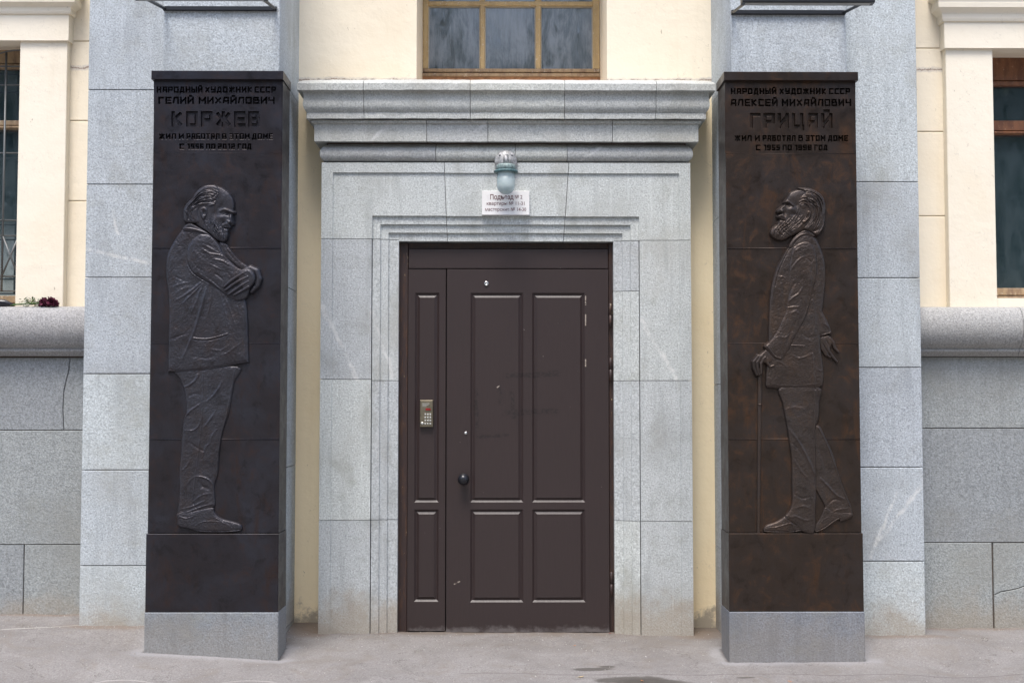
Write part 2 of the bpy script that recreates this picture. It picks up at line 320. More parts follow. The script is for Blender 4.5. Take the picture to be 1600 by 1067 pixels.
for (px, row, rx, ry) in ((180, 985, .30, .05), (1400, 996, .30, .04), (60, 966, .45, .05), (1530, 985, .5, .05), (1100, 1000, .16, .10), (475, 990, .14, .10)):
    p_ = (lambda h_: h_)(hit(px, row, -.2)); c = b.mix(b.math('MULTIPLY', ell(p_.x, -.38 if 100 < px < 450 or 1200 < px < 1450 else (-.12 if px < 100 or px > 1450 else 0), rx, ry * 1.6, .4, 1.2), .55), c, (.17, .125, .09))
def gp(px, row):                     # point on the pavement seen at this pixel
    d = RM @ Vector(((px - 800) / F, -(row - 533.5) / F, -1)); t = -CAMP.z / d.z
    for _ in range(6):
        p = CAMP + d * t; t = (float(ground_z(p.x, p.y)[0]) - CAMP.z) / d.z
    return CAMP + d * t
for (px, row, rx, ry) in ((985, 1061, .27, .085), (1020, 1064, .24, .08), (925, 1045, .14, .040), (948, 1041, .06, .03), (1165, 1058, .06, .013), (1010, 1066, .2, .06), (1310, 1052, .0001, .0001)):
    p = gp(px, row); c = b.mix(b.math('MULTIPLY', ell(p.x, p.y, rx, ry, .55, .95), .85), c, (.070, .062, .054)); wet = ell(p.x, p.y, rx, ry, .6, 1.0)
p0 = gp(720, 1052); p1 = gp(1600, 1053)
for (pa, pb_) in ((p0, p1), (gp(-50, 1062), gp(430, 1066)), (gp(0, 998), gp(130, 998))):
    slope = (pb_.y - pa.y) / (pb_.x - pa.x); line = b.math('ABSOLUTE', b.math('ADD', b.math('SUBTRACT', sy, b.math('ADD', b.math('MULTIPLY', b.math('SUBTRACT', sx, pa.x), slope), pa.y)), b.math('MULTIPLY', b.math('SUBTRACT', n, .5), .03)))
    inx = b.math('MULTIPLY', b.ramp(sx, pa.x - .02, pa.x + .02), b.ramp(sx, pb_.x + .02, pb_.x - .02))
    c = b.mix(b.math('MULTIPLY', b.math('MULTIPLY', b.ramp(line, .010, .003), inx), .65 if pa is p0 else .4), c, (.11, .095, .09) if pa is p0 else (.5, .48, .44))
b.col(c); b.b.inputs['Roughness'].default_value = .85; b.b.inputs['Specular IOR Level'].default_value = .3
pq = b.bump(b.math('ADD', f, g2), .6, .004); b.bump(n2, .5, .02, pq)
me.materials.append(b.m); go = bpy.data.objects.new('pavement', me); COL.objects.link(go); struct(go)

# ---- building: plaster walls, windows
ZG = -.25
bld = thing('building', 'cream plastered building facade with three windows behind the granite pilasters', 'building', (0, .3, 0))
xpl, xpr = X(467, YW, 60), X(1109, YW, 60)       # recess wall between pilaster flanks
wx0, wx1, wz0 = X(651, YW, 60), X(948.4, YW, 60), Z(126, YW)
WF = .80; fx0, fx1 = wx0 + .001, wx1 - .001; fz0 = Z(121, WF)
def wallhole(name, mat, x0, x1, z0, z1, Y, hx0, hx1, hz0, hz1, depth, parent, thick=.5):
    m = MB(); a = [(x0, z0), (x1, z0), (x1, z1), (x0, z1)]; h = [(hx0, hz0), (hx1, hz0), (hx1, hz1), (hx0, hz1)]
    v = [(p[0], Y, p[1]) for p in a] + [(p[0], Y, p[1]) for p in h] + [(p[0], Y + depth, p[1]) for p in h] + [(p[0], Y + thick, p[1]) for p in a]
    f = [(i, (i + 1) % 4, 4 + (i + 1) % 4, 4 + i) for i in range(4)] + [(4 + i, 4 + (i + 1) % 4, 8 + (i + 1) % 4, 8 + i) for i in range(4)] + [(i, 12 + i, 12 + (i + 1) % 4, (i + 1) % 4) for i in range(4)]
    m.add(v, f); return m.build(name, mat, parent)
wl = MB(); 
# upper recess wall with the window hole (above the cornice) and lower strips tinted for bounced light beside the portal
zc = Z(128, YW)
WT = 4.75
wallhole('plaster_wall', M['plaster'], xpl - .3, xpr + .3, zc - .06, TOP, YW, wx0, wx1, wz0, WT, .66, bld, .9)
MB().prism([(xpl - .3, ZG), (-1.0, ZG), (-1.0, zc - .062), (xpl - .3, zc - .062)], YW + .002, YW + .4).build('plaster_wall', M['plaster_recess'], bld)
MB().prism([(1.0, ZG), (xpr + .3, ZG), (xpr + .3, zc - .062), (1.0, zc - .062)], YW + .002, YW + .4).build('plaster_wall', M['plaster_recess'], bld)
# centre window
def rect(m, x0, x1, z0, z1, yf, yb, c=.004): m.prism([(x0, z0), (x1, z0), (x1, z1), (x0, z1)], yf, yb, c)
fb = Z(108, WF)
win = MB(); rect(win, fx0, X(669, WF, 60), fb, WT, WF, WF + .08)
win_o = win.build('window', M['ochre_wood'], bld); win_o['label'] = 'ochre painted window above the door cornice'
m = MB(); rect(m, X(926.5, WF, 60), fx1, fb, WT, WF, WF + .08); m.build('stile', M['ochre_wood'], win_o)
m = MB(); rect(m, fx0, fx1, Z(113.5, WF - .012), fb - .001, WF - .012, WF + .08); rect(m, fx0 - .003, fx1 + .003, Z(120, WF - .03), Z(114.6, WF - .03), WF - .03, WF + .08); m.build('bottom_rail', M['grey_wood'], win_o)
bars = [(750, 757.5), (837, 845)]
paneY = WF + .035
rowt = [(Z(9, WF), Z(1.5, WF))]; zt = Z(1.5, WF); 
ph = Z(9, WF) - Z(104, WF)
rowz = [Z(9, WF), Z(9, WF) + .03]
for (a0, a1) in bars: 
    m = MB(); rect(m, X(a0, WF, 60), X(a1, WF, 60), fb - .0005, WT, WF + .006, WF + .06); m.build('muntin', M['ochre_wood'], win_o)
for k in range(2):
    zz = rowz[0] + k * (ph + .03)
    m = MB(); rect(m, X(669, WF, 60), X(926.5, WF, 60), zz, zz + .03, WF + .003, WF + .07); m.build('muntin', M['ochre_wood'], win_o)
cols = [(669, 750), (757.5, 837), (845, 926.5)]
for k in range(3):
    z0_ = fb if k == 0 else rowz[0] + .03 + (k - 1) * (ph + .03); z1_ = rowz[0] + k * (ph + .03) if k < 2 else WT
    for (a0, a1) in cols:
        x0_, x1_ = X(a0, WF, 60), X(a1, WF, 60)
        if z1_ - z0_ < .03: continue
        m = MB(); m.prism([(x0_ - .002, z0_ - .002), (x1_ + .002, z0_ - .002), (x1_ + .002, z1_ + .002), (x0_ - .002, z1_ + .002)], paneY, paneY + .004); m.build('pane', M['glass_top'], win_o)
        # putty bead round each pane
        pm = MB(); t = .006
        for q in ((x0_, x1_, z0_, z0_ + t), (x0_, x1_, z1_ - t, z1_), (x0_, x0_ + t, z0_ + t, z1_ - t), (x1_ - t, x1_, z0_ + t, z1_ - t)): rect(pm, *q, paneY - .012, paneY + .001, 0)
        pm.build('putty', simple('putty', (.50, .46, .38), .8) if 'putty' not in M else M['putty'], win_o)
MB().prism([(fx0 - .02, wz0 - .05), (fx1 + .02, wz0 - .05), (fx1 + .02, Z(120.5, WF)), (fx0 - .02, Z(120.5, WF))], WF - .02, WF + .1).build('window_sill', simple('stained_sill', (.40, .20, .10), .8, var=.4), bld)
m = MB(); m.add([(wx0, YW + .0, wz0), (wx1, YW + .0, wz0), (fx1 + .02, WF, wz0 + .02), (fx0 - .02, WF, wz0 + .02)], [(0, 1, 2, 3)]); m.build('window_sill', M['plaster'], bld)

# ---- pilasters (raised centre + outer flank), every block its own part
def pilaster(side):
    L = side == 'L'
    lab = 'grey granite pilaster of large blocks behind the %s stele' % ('left' if L else 'right')
    fl0, fl1 = (X(130, YFL), X(262, YFL, 60)) if L else (X(1316, YFL, 60), X(1440, YFL))
    in0, in1 = (X(255, YP, 60), X(437, YP, 60)) if L else (X(1142, YP, 60), X(1322, YP, 60))
    t = thing('granite_pilaster', lab, 'pilaster', ((fl0 + in1) / 2 if L else (in0 + fl1) / 2, -.3, -.1), 'granite pilasters flanking the entrance')
    rows = [1080, 883, 734, 584, 434, 289, 142, -190] if L else [1080, 877, 730, 574, 434, 284, -20, -190]
    g = .0022
    for i in range(len(rows) - 1):
        z0, z1 = Z(rows[i], YFL) + g, Z(rows[i + 1], YFL) - g
        if i == len(rows) - 2: z1 = TOP
        dy = random.uniform(-.0015, .0015)
        MB().box(fl0, fl1, YFL + dy, YW + .1, z0, z1, .003).build('granite_block', M['granite_pilaster'], t)
    rows2 = [1080, 1000, 735, 440, 118, -190] if L else [1080, 873, 598, 320, 118, -190]
    a, b_ = (fl1 - .06, in1) if L else (in0, fl0 + .06)
    # raised centre; a vertical seam on its inner side splits front slab and return slab
    for i in range(len(rows2) - 1):
        z0, z1 = Z(rows2[i], YP) + g, Z(rows2[i + 1], YP) - g
        if i == len(rows2) - 2: z1 = TOP
        MB().box(in0, in1, YP, YP + .16, z0, z1, .004).build('granite_block', M['granite_pilaster'], t)
        if L: MB().box(in0 + .1, in1 - .002, YP + .163, YW + .1, z0, z1, .002).build('granite_block', M['granite_pilaster'], t)
        else: MB().box(in0 + .002, in1 - .1, YP + .163, YW + .1, z0, z1, .002).build('granite_block', M['granite_pilaster'], t)
    x0, x1 = (fl0 + .01, in1 - .02) if L else (in0 + .02, fl1 - .01)
    MB().box(x0, x1, YFL + .02, YW + .08, ZG, TOP - .01).build('mortar_core', M['mortar'], t)
pilaster('L'); pilaster('R')

# ---- side bays: plinth wall, bullnose sill course, plaster, window surround, window
def side(s):
    L = s == 'L'; sg = -1 if L else 1
    e = X(133, YY) - .0 if L else X(1437, YY); far = -6.5 if L else 6.5
    e0 = (X(130, YFL) + .03) if L else (X(1440, YFL) - .03)     # run in behind the pilaster
    t = thing('stone_base_wall', 'darker grey granite base wall with rounded sill course at the %s edge' % ('left' if L else 'right'), 'wall', ((e + far) / 2, -.1, -.1), 'granite base walls under the side windows')
    def B(pxa, pxb, r0, r1, Y, mat='granite_base', name='granite_block', poly=None):
        g = .002
        if poly: q = [(X(a, Y, 700), Z(r, Y)) for a, r in poly]
        else:
            xa = X(pxa, Y, 700) if pxa is not None else (far if L else e0); xb = X(pxb, Y, 700) if pxb is not None else (e0 if L else far)
            q = [(xa + g, Z(r1, Y) + g), (xb - g, Z(r1, Y) + g), (xb - g, Z(r0, Y) - g), (xa + g, Z(r0, Y) - g)]
        MB().prism(q, Y + random.uniform(-.001, .001), Y + .25, .003).build(name, M[mat], t)
    if L:
        B(-420, None, 672, 850, YB); B(None, -421, 672, 850, YB)
        B(41, None, 850, 1080, YB); B(-330, 40.5, 850, 1080, YB); B(None, -331, 850, 1080, YB)
        cr = [(107, 559), (105, 580), (102, 592), (98, 612), (97, 640), (99, 671.5)]
        B(0, 0, 0, 0, YB, poly=[(-300, 671.5)] + [(a - .5, r) for a, r in cr[::-1]] + [(-300, 559)])
        B(0, 0, 0, 0, YB, poly=[(a + .5, r) for a, r in cr] + [(150, 671.5), (150, 559)][0:2]) 
        B(None, -301, 559, 672, YB)
        rolls = [(-7.0, X(-150, YB)), (X(-150, YB) + .003, e0)]
    else:
        B(None, 2000, 669, 848, YB); B(2001, None, 669, 848, YB)
        B(None, 1547, 848, 1080, YB)
        cr = [(1549, 930), (1560, 925), (1572, 923), (1586, 920), (1600, 915), (1625, 916)]
        B(0, 0, 0, 0, YB, poly=[(1549, 1080), (1625, 1080)] + [(a, r + .6) for a, r in cr[::-1]])
        B(0, 0, 0, 0, YB, poly=[(a, r - .6) for a, r in cr] + [(1625, 849), (1549, 849)])
        B(1626, None, 848, 1080, YB)
        B(None, 1800, 557, 669, YB); B(1801, None, 557, 669, YB)
        rolls = [(e0, X(1587, YB)), (X(1587, YB) + .003, 7.0)]
    MB().box(min(e0, far), max(e0, far), YB + .012, YB + .3, ZG, Z(552, YB)).build('mortar_core', M['mortar'], t)
    # bullnose course
    zr0, zr1 = Z(543, YB - .1), Z(479, YB - .06); H = zr1 - zr0
    prof = [(.02, zr1)]
    for k in range(13):
        a = math.pi * (.5 - k / 12.0 * .92); prof.append((-.045 - .085 * math.cos(a), zr0 + H / 2 + H / 2 * math.sin(a)))
    zf = Z(545, YB - .04)
    prof += [(-.050, zf), (-.062, zf - .003), (-.062, Z(549.5, YB - .05)), (-.045, Z(550.5, YB - .04)), (-.040, Z(556, YB - .04)), (.02, Z(556.5, YB - .02))]
    for (xa, xb) in rolls:
        n_ = len(prof); vv = [(x_, YB + p[0], p[1]) for x_ in (xa, xb) for p in prof]
        m = MB(); m.add(vv, [(i, i + 1, n_ + i + 1, n_ + i) for i in range(n_ - 1)], True)
        m.add([v for v in vv[:n_]] + [(xa, YB + .25, zr1), (xa, YB + .25, prof[-1][1])][::1], [tuple(range(n_)) + (n_ + 1, n_)])
        m.add([v for v in vv[n_:]] + [(xb, YB + .25, zr1), (xb, YB + .25, prof[-1][1])], [tuple(range(n_)) + (n_ + 1, n_)])
        m.add([(xa, YB + .02, zr1), (xb, YB + .02, zr1), (xb, YB + .25, zr1), (xa, YB + .25, zr1)], [(0, 1, 2, 3)])
        o = m.build('sill_block', M['granite_sill'], t)
    ztop = zr1
    # plaster strip beside the pilaster: rusticated blocks
    jx = X(99.5, YJ, 400) if L else X(1483, YJ, 400)        # outer edge of window jamb nearest the pilaster
    wxe = X(27, YJ, 300) if L else X(1555, YJ, 300)         # window opening edge
    rr = [480, 315, 190, 66, -200] if L else [480, 337, 205, 74.5, -200]
    for i in range(4):
        z0, z1 = Z(rr[i], YY) + .002, Z(rr[i + 1], YY) - .003
        if i == 0: z0 = ztop + .0008
        if i == 3: z1 = TOP
        xa, xb = (jx - .1, e0) if L else (e0, jx + .1)
        MB().prism([(xa, z0), (xb, z0), (xb, z1), (xa, z1)], YY, YY + .3, .004).build('plaster_block', M['plaster'], bld)
    MB().box(*((jx - .08, e0) if L else (e0, jx + .08)), YY + .012, YY + .2, ztop, TOP - .02).build('wall_backing', M['plaster'], bld)
    # window surround
    ww = 1.35; ox = wxe - ww if L else wxe + ww              # far edge of opening
    hz = Z(65, YJ) if L else Z(74, YJ); zb = ztop + .001
    lo, hi = min(wxe, ox), max(wxe, ox)
    jw = abs(jx - wxe); farj = ox - jw if L else ox + jw
    WY = .07
    for (a, c_) in (((wxe, jx) if L else (jx, wxe)), ((farj, ox) if L else (ox, farj))):
        MB().prism([(a, zb), (c_, zb), (c_, hz - .001), (a, hz - .001)], YJ, WY + .1, .003).build('window_jamb', M['plaster_trim'], bld)
    a0, a1 = min(jx, farj), max(jx, farj); YA = YJ - .02
    ex = .012; a0 -= ex; a1 += ex
    # lintel with moulded head: profile swept with mitred returns
    zz = [Z(r_, YA) for r_ in ((65, 24.5, 21, 15, 13.5, 9, 4, -2, -6, -24, -60) if L else (74, 33, 29, 22.5, 20, 14, 8, 0, -4, -22, -60))]
    pp = [0, 0, .012, .018, .03, .045, .05, .06, .08, .085, .085]
    prof = [(0.0, zz[0]), (0.0, zz[1]), (.010, zz[1] + .001), (.016, zz[2]), (.016, zz[3]), (.022, zz[4]), (.050, zz[5]), (.052, zz[6]), (.046, zz[7]), (.070, zz[8]), (.072, zz[9]), (0.02, zz[9] + .02), (0, zz[10])]
    vv = []; 
    for p, z in prof: vv += [(a0 - p, YY + .05, z), (a0 - p, YA - p, z), (a1 + p, YA - p, z), (a1 + p, YY + .05, z)]
    m = MB(); m.add(vv, [(4 * i + k, 4 * i + k + 1, 4 * i + k + 5, 4 * i + k + 4) for i in range(len(prof) - 1) for k in range(3)])
    m.add([vv[0], vv[1], vv[2], vv[3]], [(0, 1, 2, 3)])
    m.build('window_lintel', M['plaster_trim'], bld)
    MB().box(a0 - 2.5 if not L else -6.5, a1 + 2.5 if L else 6.5, YY + .05, YY + .3, hz + .02, TOP).build('plaster_wall', M['plaster'], bld) if False else None
    # soffit + wall beyond
    MB().box(lo - .002, hi + .002, YJ + .01, WY + .1, hz, hz + .05).build('window_soffit', M['plaster_trim'], bld)
    xa, xb = (far, farj - .0) if L else (farj, far)
    MB().box(xa, xb, YY, YY + .3, zb, TOP).build('plaster_wall', M['plaster'], bld)
    MB().box(a0, a1, YY + .06, YY + .3, zz[10] - .3, TOP).build('plaster_wall', M['plaster'], bld)
    # the window itself
    wood_ = M['grey_wood'] if L else M['red_wood']; wb = Z(474, WY) if L else Z(461, WY); wtop = hz
    dk = M['grey_wood'] if L else M['red_wood']
    fr = MB(); fw = .05; hd = Z(99, WY) if L else Z(123, WY)
    rect(fr, lo - .01, hi + .01, hd, wtop + .01, WY + .03, WY + .1); rect(fr, lo - .01, hi + .01, hd - .035, hd - .006, WY + .02, WY + .1); 
    wo = fr.build('window', dk, bld); wo['label'] = 'window with iron grille at the left edge' if L else 'red brown window at the right edge'
    m = MB(); rect(m, lo, hi, wb + .0, wb + .045, WY, WY + .1); rect(m, lo, hi, wb - .03, wb - .006, WY - .012, WY + .1); m.build('bottom_rail', M['grey_wood'], wo)
    tr0, tr1 = (Z(197, WY), Z(189, WY)) if L else (Z(203, WY), Z(187, WY))
    m = MB(); rect(m, lo, hi, tr0, tr1, WY + .01, WY + .1); rect(m, lo, hi, tr0 - .02, tr0 - .006, WY - .005, WY + .1); m.build('transom', M['grey_wood'] if L else M['red_wood'], wo)
    mid = (lo + hi) / 2
    for xm in ((lo, lo + .0), (mid - .03, mid + .03), (hi, hi)):
        if xm[1] - xm[0] > .01: m = MB(); rect(m, xm[0], xm[1], wb + .045, tr0 - .02, WY + .012, WY + .09); m.build('mullion', wood_, wo)
    for (z0, z1) in ((wb + .045, tr0), (tr1, hd)):
        for (xa, xb) in ((lo - .01, mid - .02), (mid + .02, hi + .01)):
            m = MB(); m.prism([(xa, z0), (xb, z0), (xb, z1), (xa, z1)], WY + .05, WY + .056); m.build('pane', M['glass_side'], wo)
    MB().box(lo, hi, YJ + .02, WY + .1, zb - .01, wb - .03 - .001).build('window_sill', M['plaster_trim'] if not L else M['grey_wood'], wo)
    if L:   # forged grille
        gy = WY - .05; g = MB()
        gx = X(6.5, gy, 250); xr = hi + .01
        zz_ = {r: Z(r, gy) for r in (84, 105, 134, 240, 345, 369, 432, 455)}
        rr_ = .006
        g2 = wo
        def bar(p, q, r=rr_): MB().tube([p, q], r, 8).build('grille_bar', M['iron'], wo)
        for gxx in (gx, gx - .42, gx - .84):
            bar((gxx, gy, zz_[455]), (gxx, gy, zz_[84]), .007)
            bar((gxx, gy, zz_[369]), (gxx + .10, gy, zz_[432])); bar((gxx, gy, zz_[432]), (gxx + .10, gy, zz_[369]))
        for r in (105, 134, 240, 345, 369, 432, 455): bar((lo, gy + .01, zz_[r]), (xr, gy + .01, zz_[r]), .005)
        arc = [(gx + .10 - .17 * math.cos(a), gy, zz_[105] + .05 + .05 * math.sin(a)) for a in [math.pi * k / 10 for k in range(11)]]
        MB().tube(arc, .005, 8).build('grille_bar', M['iron'], wo)
M['iron'] = simple('grey_iron', (.16, .165, .165), .5, .6)
side('L'); side('R')

# ---- stone portal: stepped surround and cornice
portal = thing('stone_portal', 'pale grey granite door surround with moulded cornice between the two steles', 'door surround', (.014, .1, 0))
GP = M['granite_portal']
def qp(m, xa, xb, r0, r1, Yf, Yb=.18, ln=None, c=0.0):    # r0 upper row, r1 lower row; ln: (function of row) slanted sides
    z1, z0 = Z(r0, 0), Z(r1, 0)
    xl = [X(xa, 0)] * 2 if not callable(xa) else [X(xa(r1), 0, r1), X(xa(r0), 0, r0)]
    xr = [X(xb, 0)] * 2 if not callable(xb) else [X(xb(r1), 0, r1), X(xb(r0), 0, r0)]
    m.prism([(xl[0], z0), (xr[0], z0), (xr[1], z1), (xl[1], z1)], Yf, Yb, c)
S = [0.0, .010, .024, .038, .052]      # successive set-backs
jl = lambda r: 693.6 + (r - 255) / 123 * 4.6; jl2 = lambda r: jl(r) + .9
jr = lambda r: 888.4 - (r - 255) / 123 * 8.0; jr2 = lambda r: jr(r) + .9
def lintel(a, b_, left=None, right=None):
    m = MB(); l0 = a; r0 = b_
    if left:
        qp(m, 500, 518, 254.6, 372.7, S[0]); qp(m, 518, b_, 254.6, 270, S[0]); qp(m, 518, b_, 270, 337, S[1]); qp(m, 518, 580, 337, 372.7, S[1])
        qp(m, 580, b_, 337, 349.8, S[2]); qp(m, 580, 592.5, 349.8, 372.7, S[2]); qp(m, 592.5, b_, 349.8, 362.5, S[3]); qp(m, 592.5, 605, 362.5, 372.7, S[3])
        qp(m, 605, 621, 362.5, 372.7, S[4]); qp(m, 621, b_, 362.5, 375.2, S[4])
    elif right:
        qp(m, 1063, 1081, 254.6, 374.7, S[0]); qp(m, a, 1063, 254.6, 271, S[0]); qp(m, a, 1063, 271, 338, S[1]); qp(m, 1000, 1063, 338, 374.7, S[1])
        qp(m, a, 1000, 338, 350.5, S[2]); qp(m, 987, 1000, 350.5, 374.7, S[2]); qp(m, a, 987, 350.5, 363.2, S[3]); qp(m, 974.5, 987, 363.2, 374.7, S[3])
        qp(m, 960.5, 974.5, 363.2, 374.7, S[4]); qp(m, a, 960.5, 363.2, 375.5, S[4])
    else:
        qp(m, a, b_, 254.6, 270.5, S[0]); qp(m, a, b_, 270.5, 337.5, S[1]); qp(m, a, b_, 337.5, 350.2, S[2]); qp(m, a, b_, 350.2, 362.8, S[3]); qp(m, a, b_, 362.8, 375.4, S[4])
    m.build('granite_block', GP, portal)
lintel(None, jl, left=1); lintel(jl2, jr); lintel(jr2, None, right=1)
for i, (r0, r1) in enumerate(((373.6, 592), (592.9, 812), (812.9, 1075))):
    m = MB(); qp(m, 500, 518, r0, r1, S[0]); qp(m, 518, 579.2, r0, r1, S[1]); m.build('granite_block', GP, portal)
for (r0, r1) in ((373.6, 594), (594.9, 812), (812.9, 1075)):
    m = MB(); qp(m, 580.4, 592.5, r0, r1, S[2]); qp(m, 592.5, 605, r0, r1, S[3]); qp(m, 605, 621, r0, r1, S[4]); m.build('granite_block', GP, portal)
for (r0, r1) in ((375.6, 594), (594.9, 814), (814.9, 1075)):
    m = MB(); qp(m, 1063, 1081, r0, r1, S[0]); qp(m, 1000.8, 1063, r0, r1, S[1]); m.build('granite_block', GP, portal)
for (r0, r1) in ((375.6, 453.5), (454.4, 594), (594.9, 814), (814.9, 1075)):
    m = MB(); qp(m, 987, 999.6, r0, r1, S[2]); qp(m, 974.5, 987, r0, r1, S[3]); qp(m, 960.5, 974.5, r0, r1, S[4]); m.build('granite_block', GP, portal)
m = MB(); m.box(X(503, 0), X(617, 0), .07, YW + .05, ZG, Z(256, 0)); m.box(X(964, 0), X(1078, 0), .07, YW + .05, ZG, Z(256, 0)); m.box(X(617, 0), X(964, 0), .07, YW + .05, Z(372.5, 0), Z(256, 0))
m.build('mortar_core', M['mortar'], portal)
# cornice courses
WL, WR = X(501.5, 0), X(1080.5, 0)
def course(prof, joints, name='cornice_block', yback=YW + .02, smooth=True):
    # prof: (projection, row); row measured on that projection's own plane
    P = [(p, Z(r, -p)) for p, r in prof]
    xsj = [None] + joints + [None]
    for i in range(len(xsj) - 1):
        a, b_ = xsj[i], xsj[i + 1]; m = MB(); n_ = len(P); rings = []
        if a is None: rings.append([(WL - p, yback, z) for p, z in P]); rings.append([(WL - p, -p, z) for p, z in P])
        else: rings.append([(a + .0017, -p, z) for p, z in P])
        if b_ is None: rings.append([(WR + p, -p, z) for p, z in P]); rings.append([(WR + p, yback, z) for p, z in P])
        else: rings.append([(b_ - .0017, -p, z) for p, z in P])
        R2 = [rings[0]]
        for k in range(len(rings) - 1):
            A_, B_ = rings[k], rings[k + 1]; L_ = abs(A_[0][0] - B_[0][0]); ns = max(1, int(L_ / .045)); lf = random.uniform(-.0012, .0012)
            for q in range(1, ns + 1):
                t_ = q / ns; jy, jz = (random.uniform(-.0011, .0011), random.uniform(-.0011, .0011) + lf) if q < ns else (0, 0)
                R2.append([(A_[j][0] * (1 - t_) + B_[j][0] * t_, A_[j][1] * (1 - t_) + B_[j][1] * t_ + jy + (random.uniform(-.0008, .0008) + (.006 * random.random() if random.random() < .012 else 0) if q < ns and 0 < j < n_ - 1 else 0), A_[j][2] * (1 - t_) + B_[j][2] * t_ + jz) for j in range(n_)])
        rings = R2
        for k in range(len(rings) - 1):
            m.add(rings[k] + rings[k + 1], [(j, j + 1, n_ + j + 1, n_ + j) for j in range(n_ - 1)], smooth)
        for rg, flag in ((rings[0], a), (rings[-1], b_)):
            if flag is not None: m.add(rg + [(rg[0][0], yback, rg[-1][2]), (rg[0][0], yback, rg[0][2])], [tuple(range(n_ + 2))])
        # top and bottom closing sheets
        for j in (0, n_ - 1):
            x0_ = rings[0][j][0]; x1_ = rings[-1][j][0]; y_ = min(rings[0][j][1], rings[-1][j][1], -P[j][0]); z_ = P[j][1]
            m.add([(x0_, y_, z_), (x1_, y_, z_), (x1_, yback, z_), (x0_, yback, z_)], [(0, 1, 2, 3)])
        o = m.build(name, M['granite_cornice'], portal)
        if smooth:
            me_ = o.data
            try: me_.set_sharp_from_angle(angle=R(32))
            except Exception: pass
c1 = [(.02, 125.5), (.105, 127.0), (.128, 128.5), (.138, 131), (.138, 141.2), (.134, 142.2), (.116, 142.8), (.108, 145), (.1035, 149), (.1035, 154), (.1065, 160), (.107, 165), (.102, 170), (.092, 174), (.083, 176.5), (.083, 177.2), (.087, 177.8), (.087, 185.6), (.084, 186.4), (.05, 187)]
course(c1, [X(p, -.12, 155) for p in (568, 734.6, 882.5, 1025.6)])
c2 = [(.02, 187.6), (.062, 188.2), (.063, 191.8), (.056, 193.4), (.046, 194.4), (.046, 221.2), (.043, 222.2), (-.01, 222.6)]
course(c2, [X(p, -.045, 205) for p in (666.8, 762.4, 957)])
c3 = [(-.03, 226.5)] + [(-.025 + .042 * math.cos(a), 240.3 - 12.6 * math.sin(a)) for a in [math.pi * (.5 - k / 12) for k in range(13)]] + [(-.03, 253.4)]
course(c3, [X(p, 0, 240) for p in (681, 805, 886)])
m = MB(); m.box(WL + .02, WR - .02, .035, YW + .01, Z(254, 0), Z(128, -.03)); m.build('mortar_core', M['mortar'], portal)

# ---- door
door = thing('entrance_door', 'dark brown panelled double door with narrow side leaf and black ball knob', 'door', (.01, .1, 0))
DY = .085
dt, db = Z(388, DY), Z(987, DY)
m = MB()
m.box(X(619, 0) + .0, X(637, .10), .10, .2, ZG, Z(376, 0) - .002, .002); m.box(X(951.5, .10), X(962, 0), .10, .2, ZG, Z(376, 0) - .002, .002)
m.box(X(637, .10) + .001, X(951.5, .1) - .001, .115, .2, Z(388.5, .10), Z(376, 0) - .002, .002)
m.build('door_frame', M['rust_frame'], door)
MB().box(X(637.5, DY), X(951, DY), DY + .006, .18, Z(419.3, DY), Z(389, DY), .002).build('transom_panel', M['door'], door)
def leaf(name, xa, xb, ra, rb, panels, Yf):
    # flat field split round the panels; each panel a raised field behind a V groove
    x0, x1 = X(xa, Yf), X(xb, Yf); z0, z1 = Z(rb, Yf), Z(ra, Yf)
    P = [(X(a, Yf), X(c_, Yf), Z(r1, Yf), Z(r0, Yf)) for (a, c_, r0, r1) in panels]
    xsx = sorted(set([x0, x1] + [p[0] for p in P] + [p[1] for p in P])); zs = sorted(set([z0, z1] + [p[2] for p in P] + [p[3] for p in P]))
    m = MB()
    for i in range(len(xsx) - 1):
        for j in range(len(zs) - 1):
            cx, cz = (xsx[i] + xsx[i + 1]) / 2, (zs[j] + zs[j + 1]) / 2
            if any(p[0] < cx < p[1] and p[2] < cz < p[3] for p in P): continue
            m.add([(xsx[i], Yf, zs[j]), (xsx[i + 1], Yf, zs[j]), (xsx[i + 1], Yf, zs[j + 1]), (xsx[i], Yf, zs[j + 1])], [(0, 1, 2, 3)])
    q = [(x0, z0), (x1, z0), (x1, z1), (x0, z1)]
    m.add([(a, Yf, c_) for a, c_ in q] + [(a, Yf + .06, c_) for a, c_ in q], [(i, (i + 1) % 4, 4 + (i + 1) % 4, 4 + i) for i in range(4)])
    lo = m.build(name, M['door'], door, fixn=False)
    for p in P:
        m = MB(); rings = [(0, 0), (.012, .010), (.015, .010), (.030, .001), (.034, .0015)]
        vv = []
        for (ins, dep) in rings:
            vv += [(p[0] + ins, Yf + dep, p[2] + ins), (p[1] - ins, Yf + dep, p[2] + ins), (p[1] - ins, Yf + dep, p[3] - ins), (p[0] + ins, Yf + dep, p[3] - ins)]
        ff = [(4 * r_ + i, 4 * r_ + (i + 1) % 4, 4 * r_ + 4 + (i + 1) % 4, 4 * r_ + 4 + i) for r_ in range(len(rings) - 1) for i in range(4)] + [tuple(4 * (len(rings) - 1) + i for i in range(4))]
        m.add(vv, ff); m.build('door_panel', M['door'], lo, fixn=False)
    return lo
sleaf = leaf('side_leaf', 637.5, 696.3, 420.6, 985, [(648, 686, 457.5, 784.5), (648, 686, 795.5, 939.5)], DY + .010)
mleaf = leaf('main_leaf', 698, 951, 420.6, 987, [(735, 817.5, 457.5, 784.5), (831.5, 914, 457.5, 784.5), (735, 817.5, 795.5, 940.5), (831.5, 914, 795.5, 940.5)], DY)
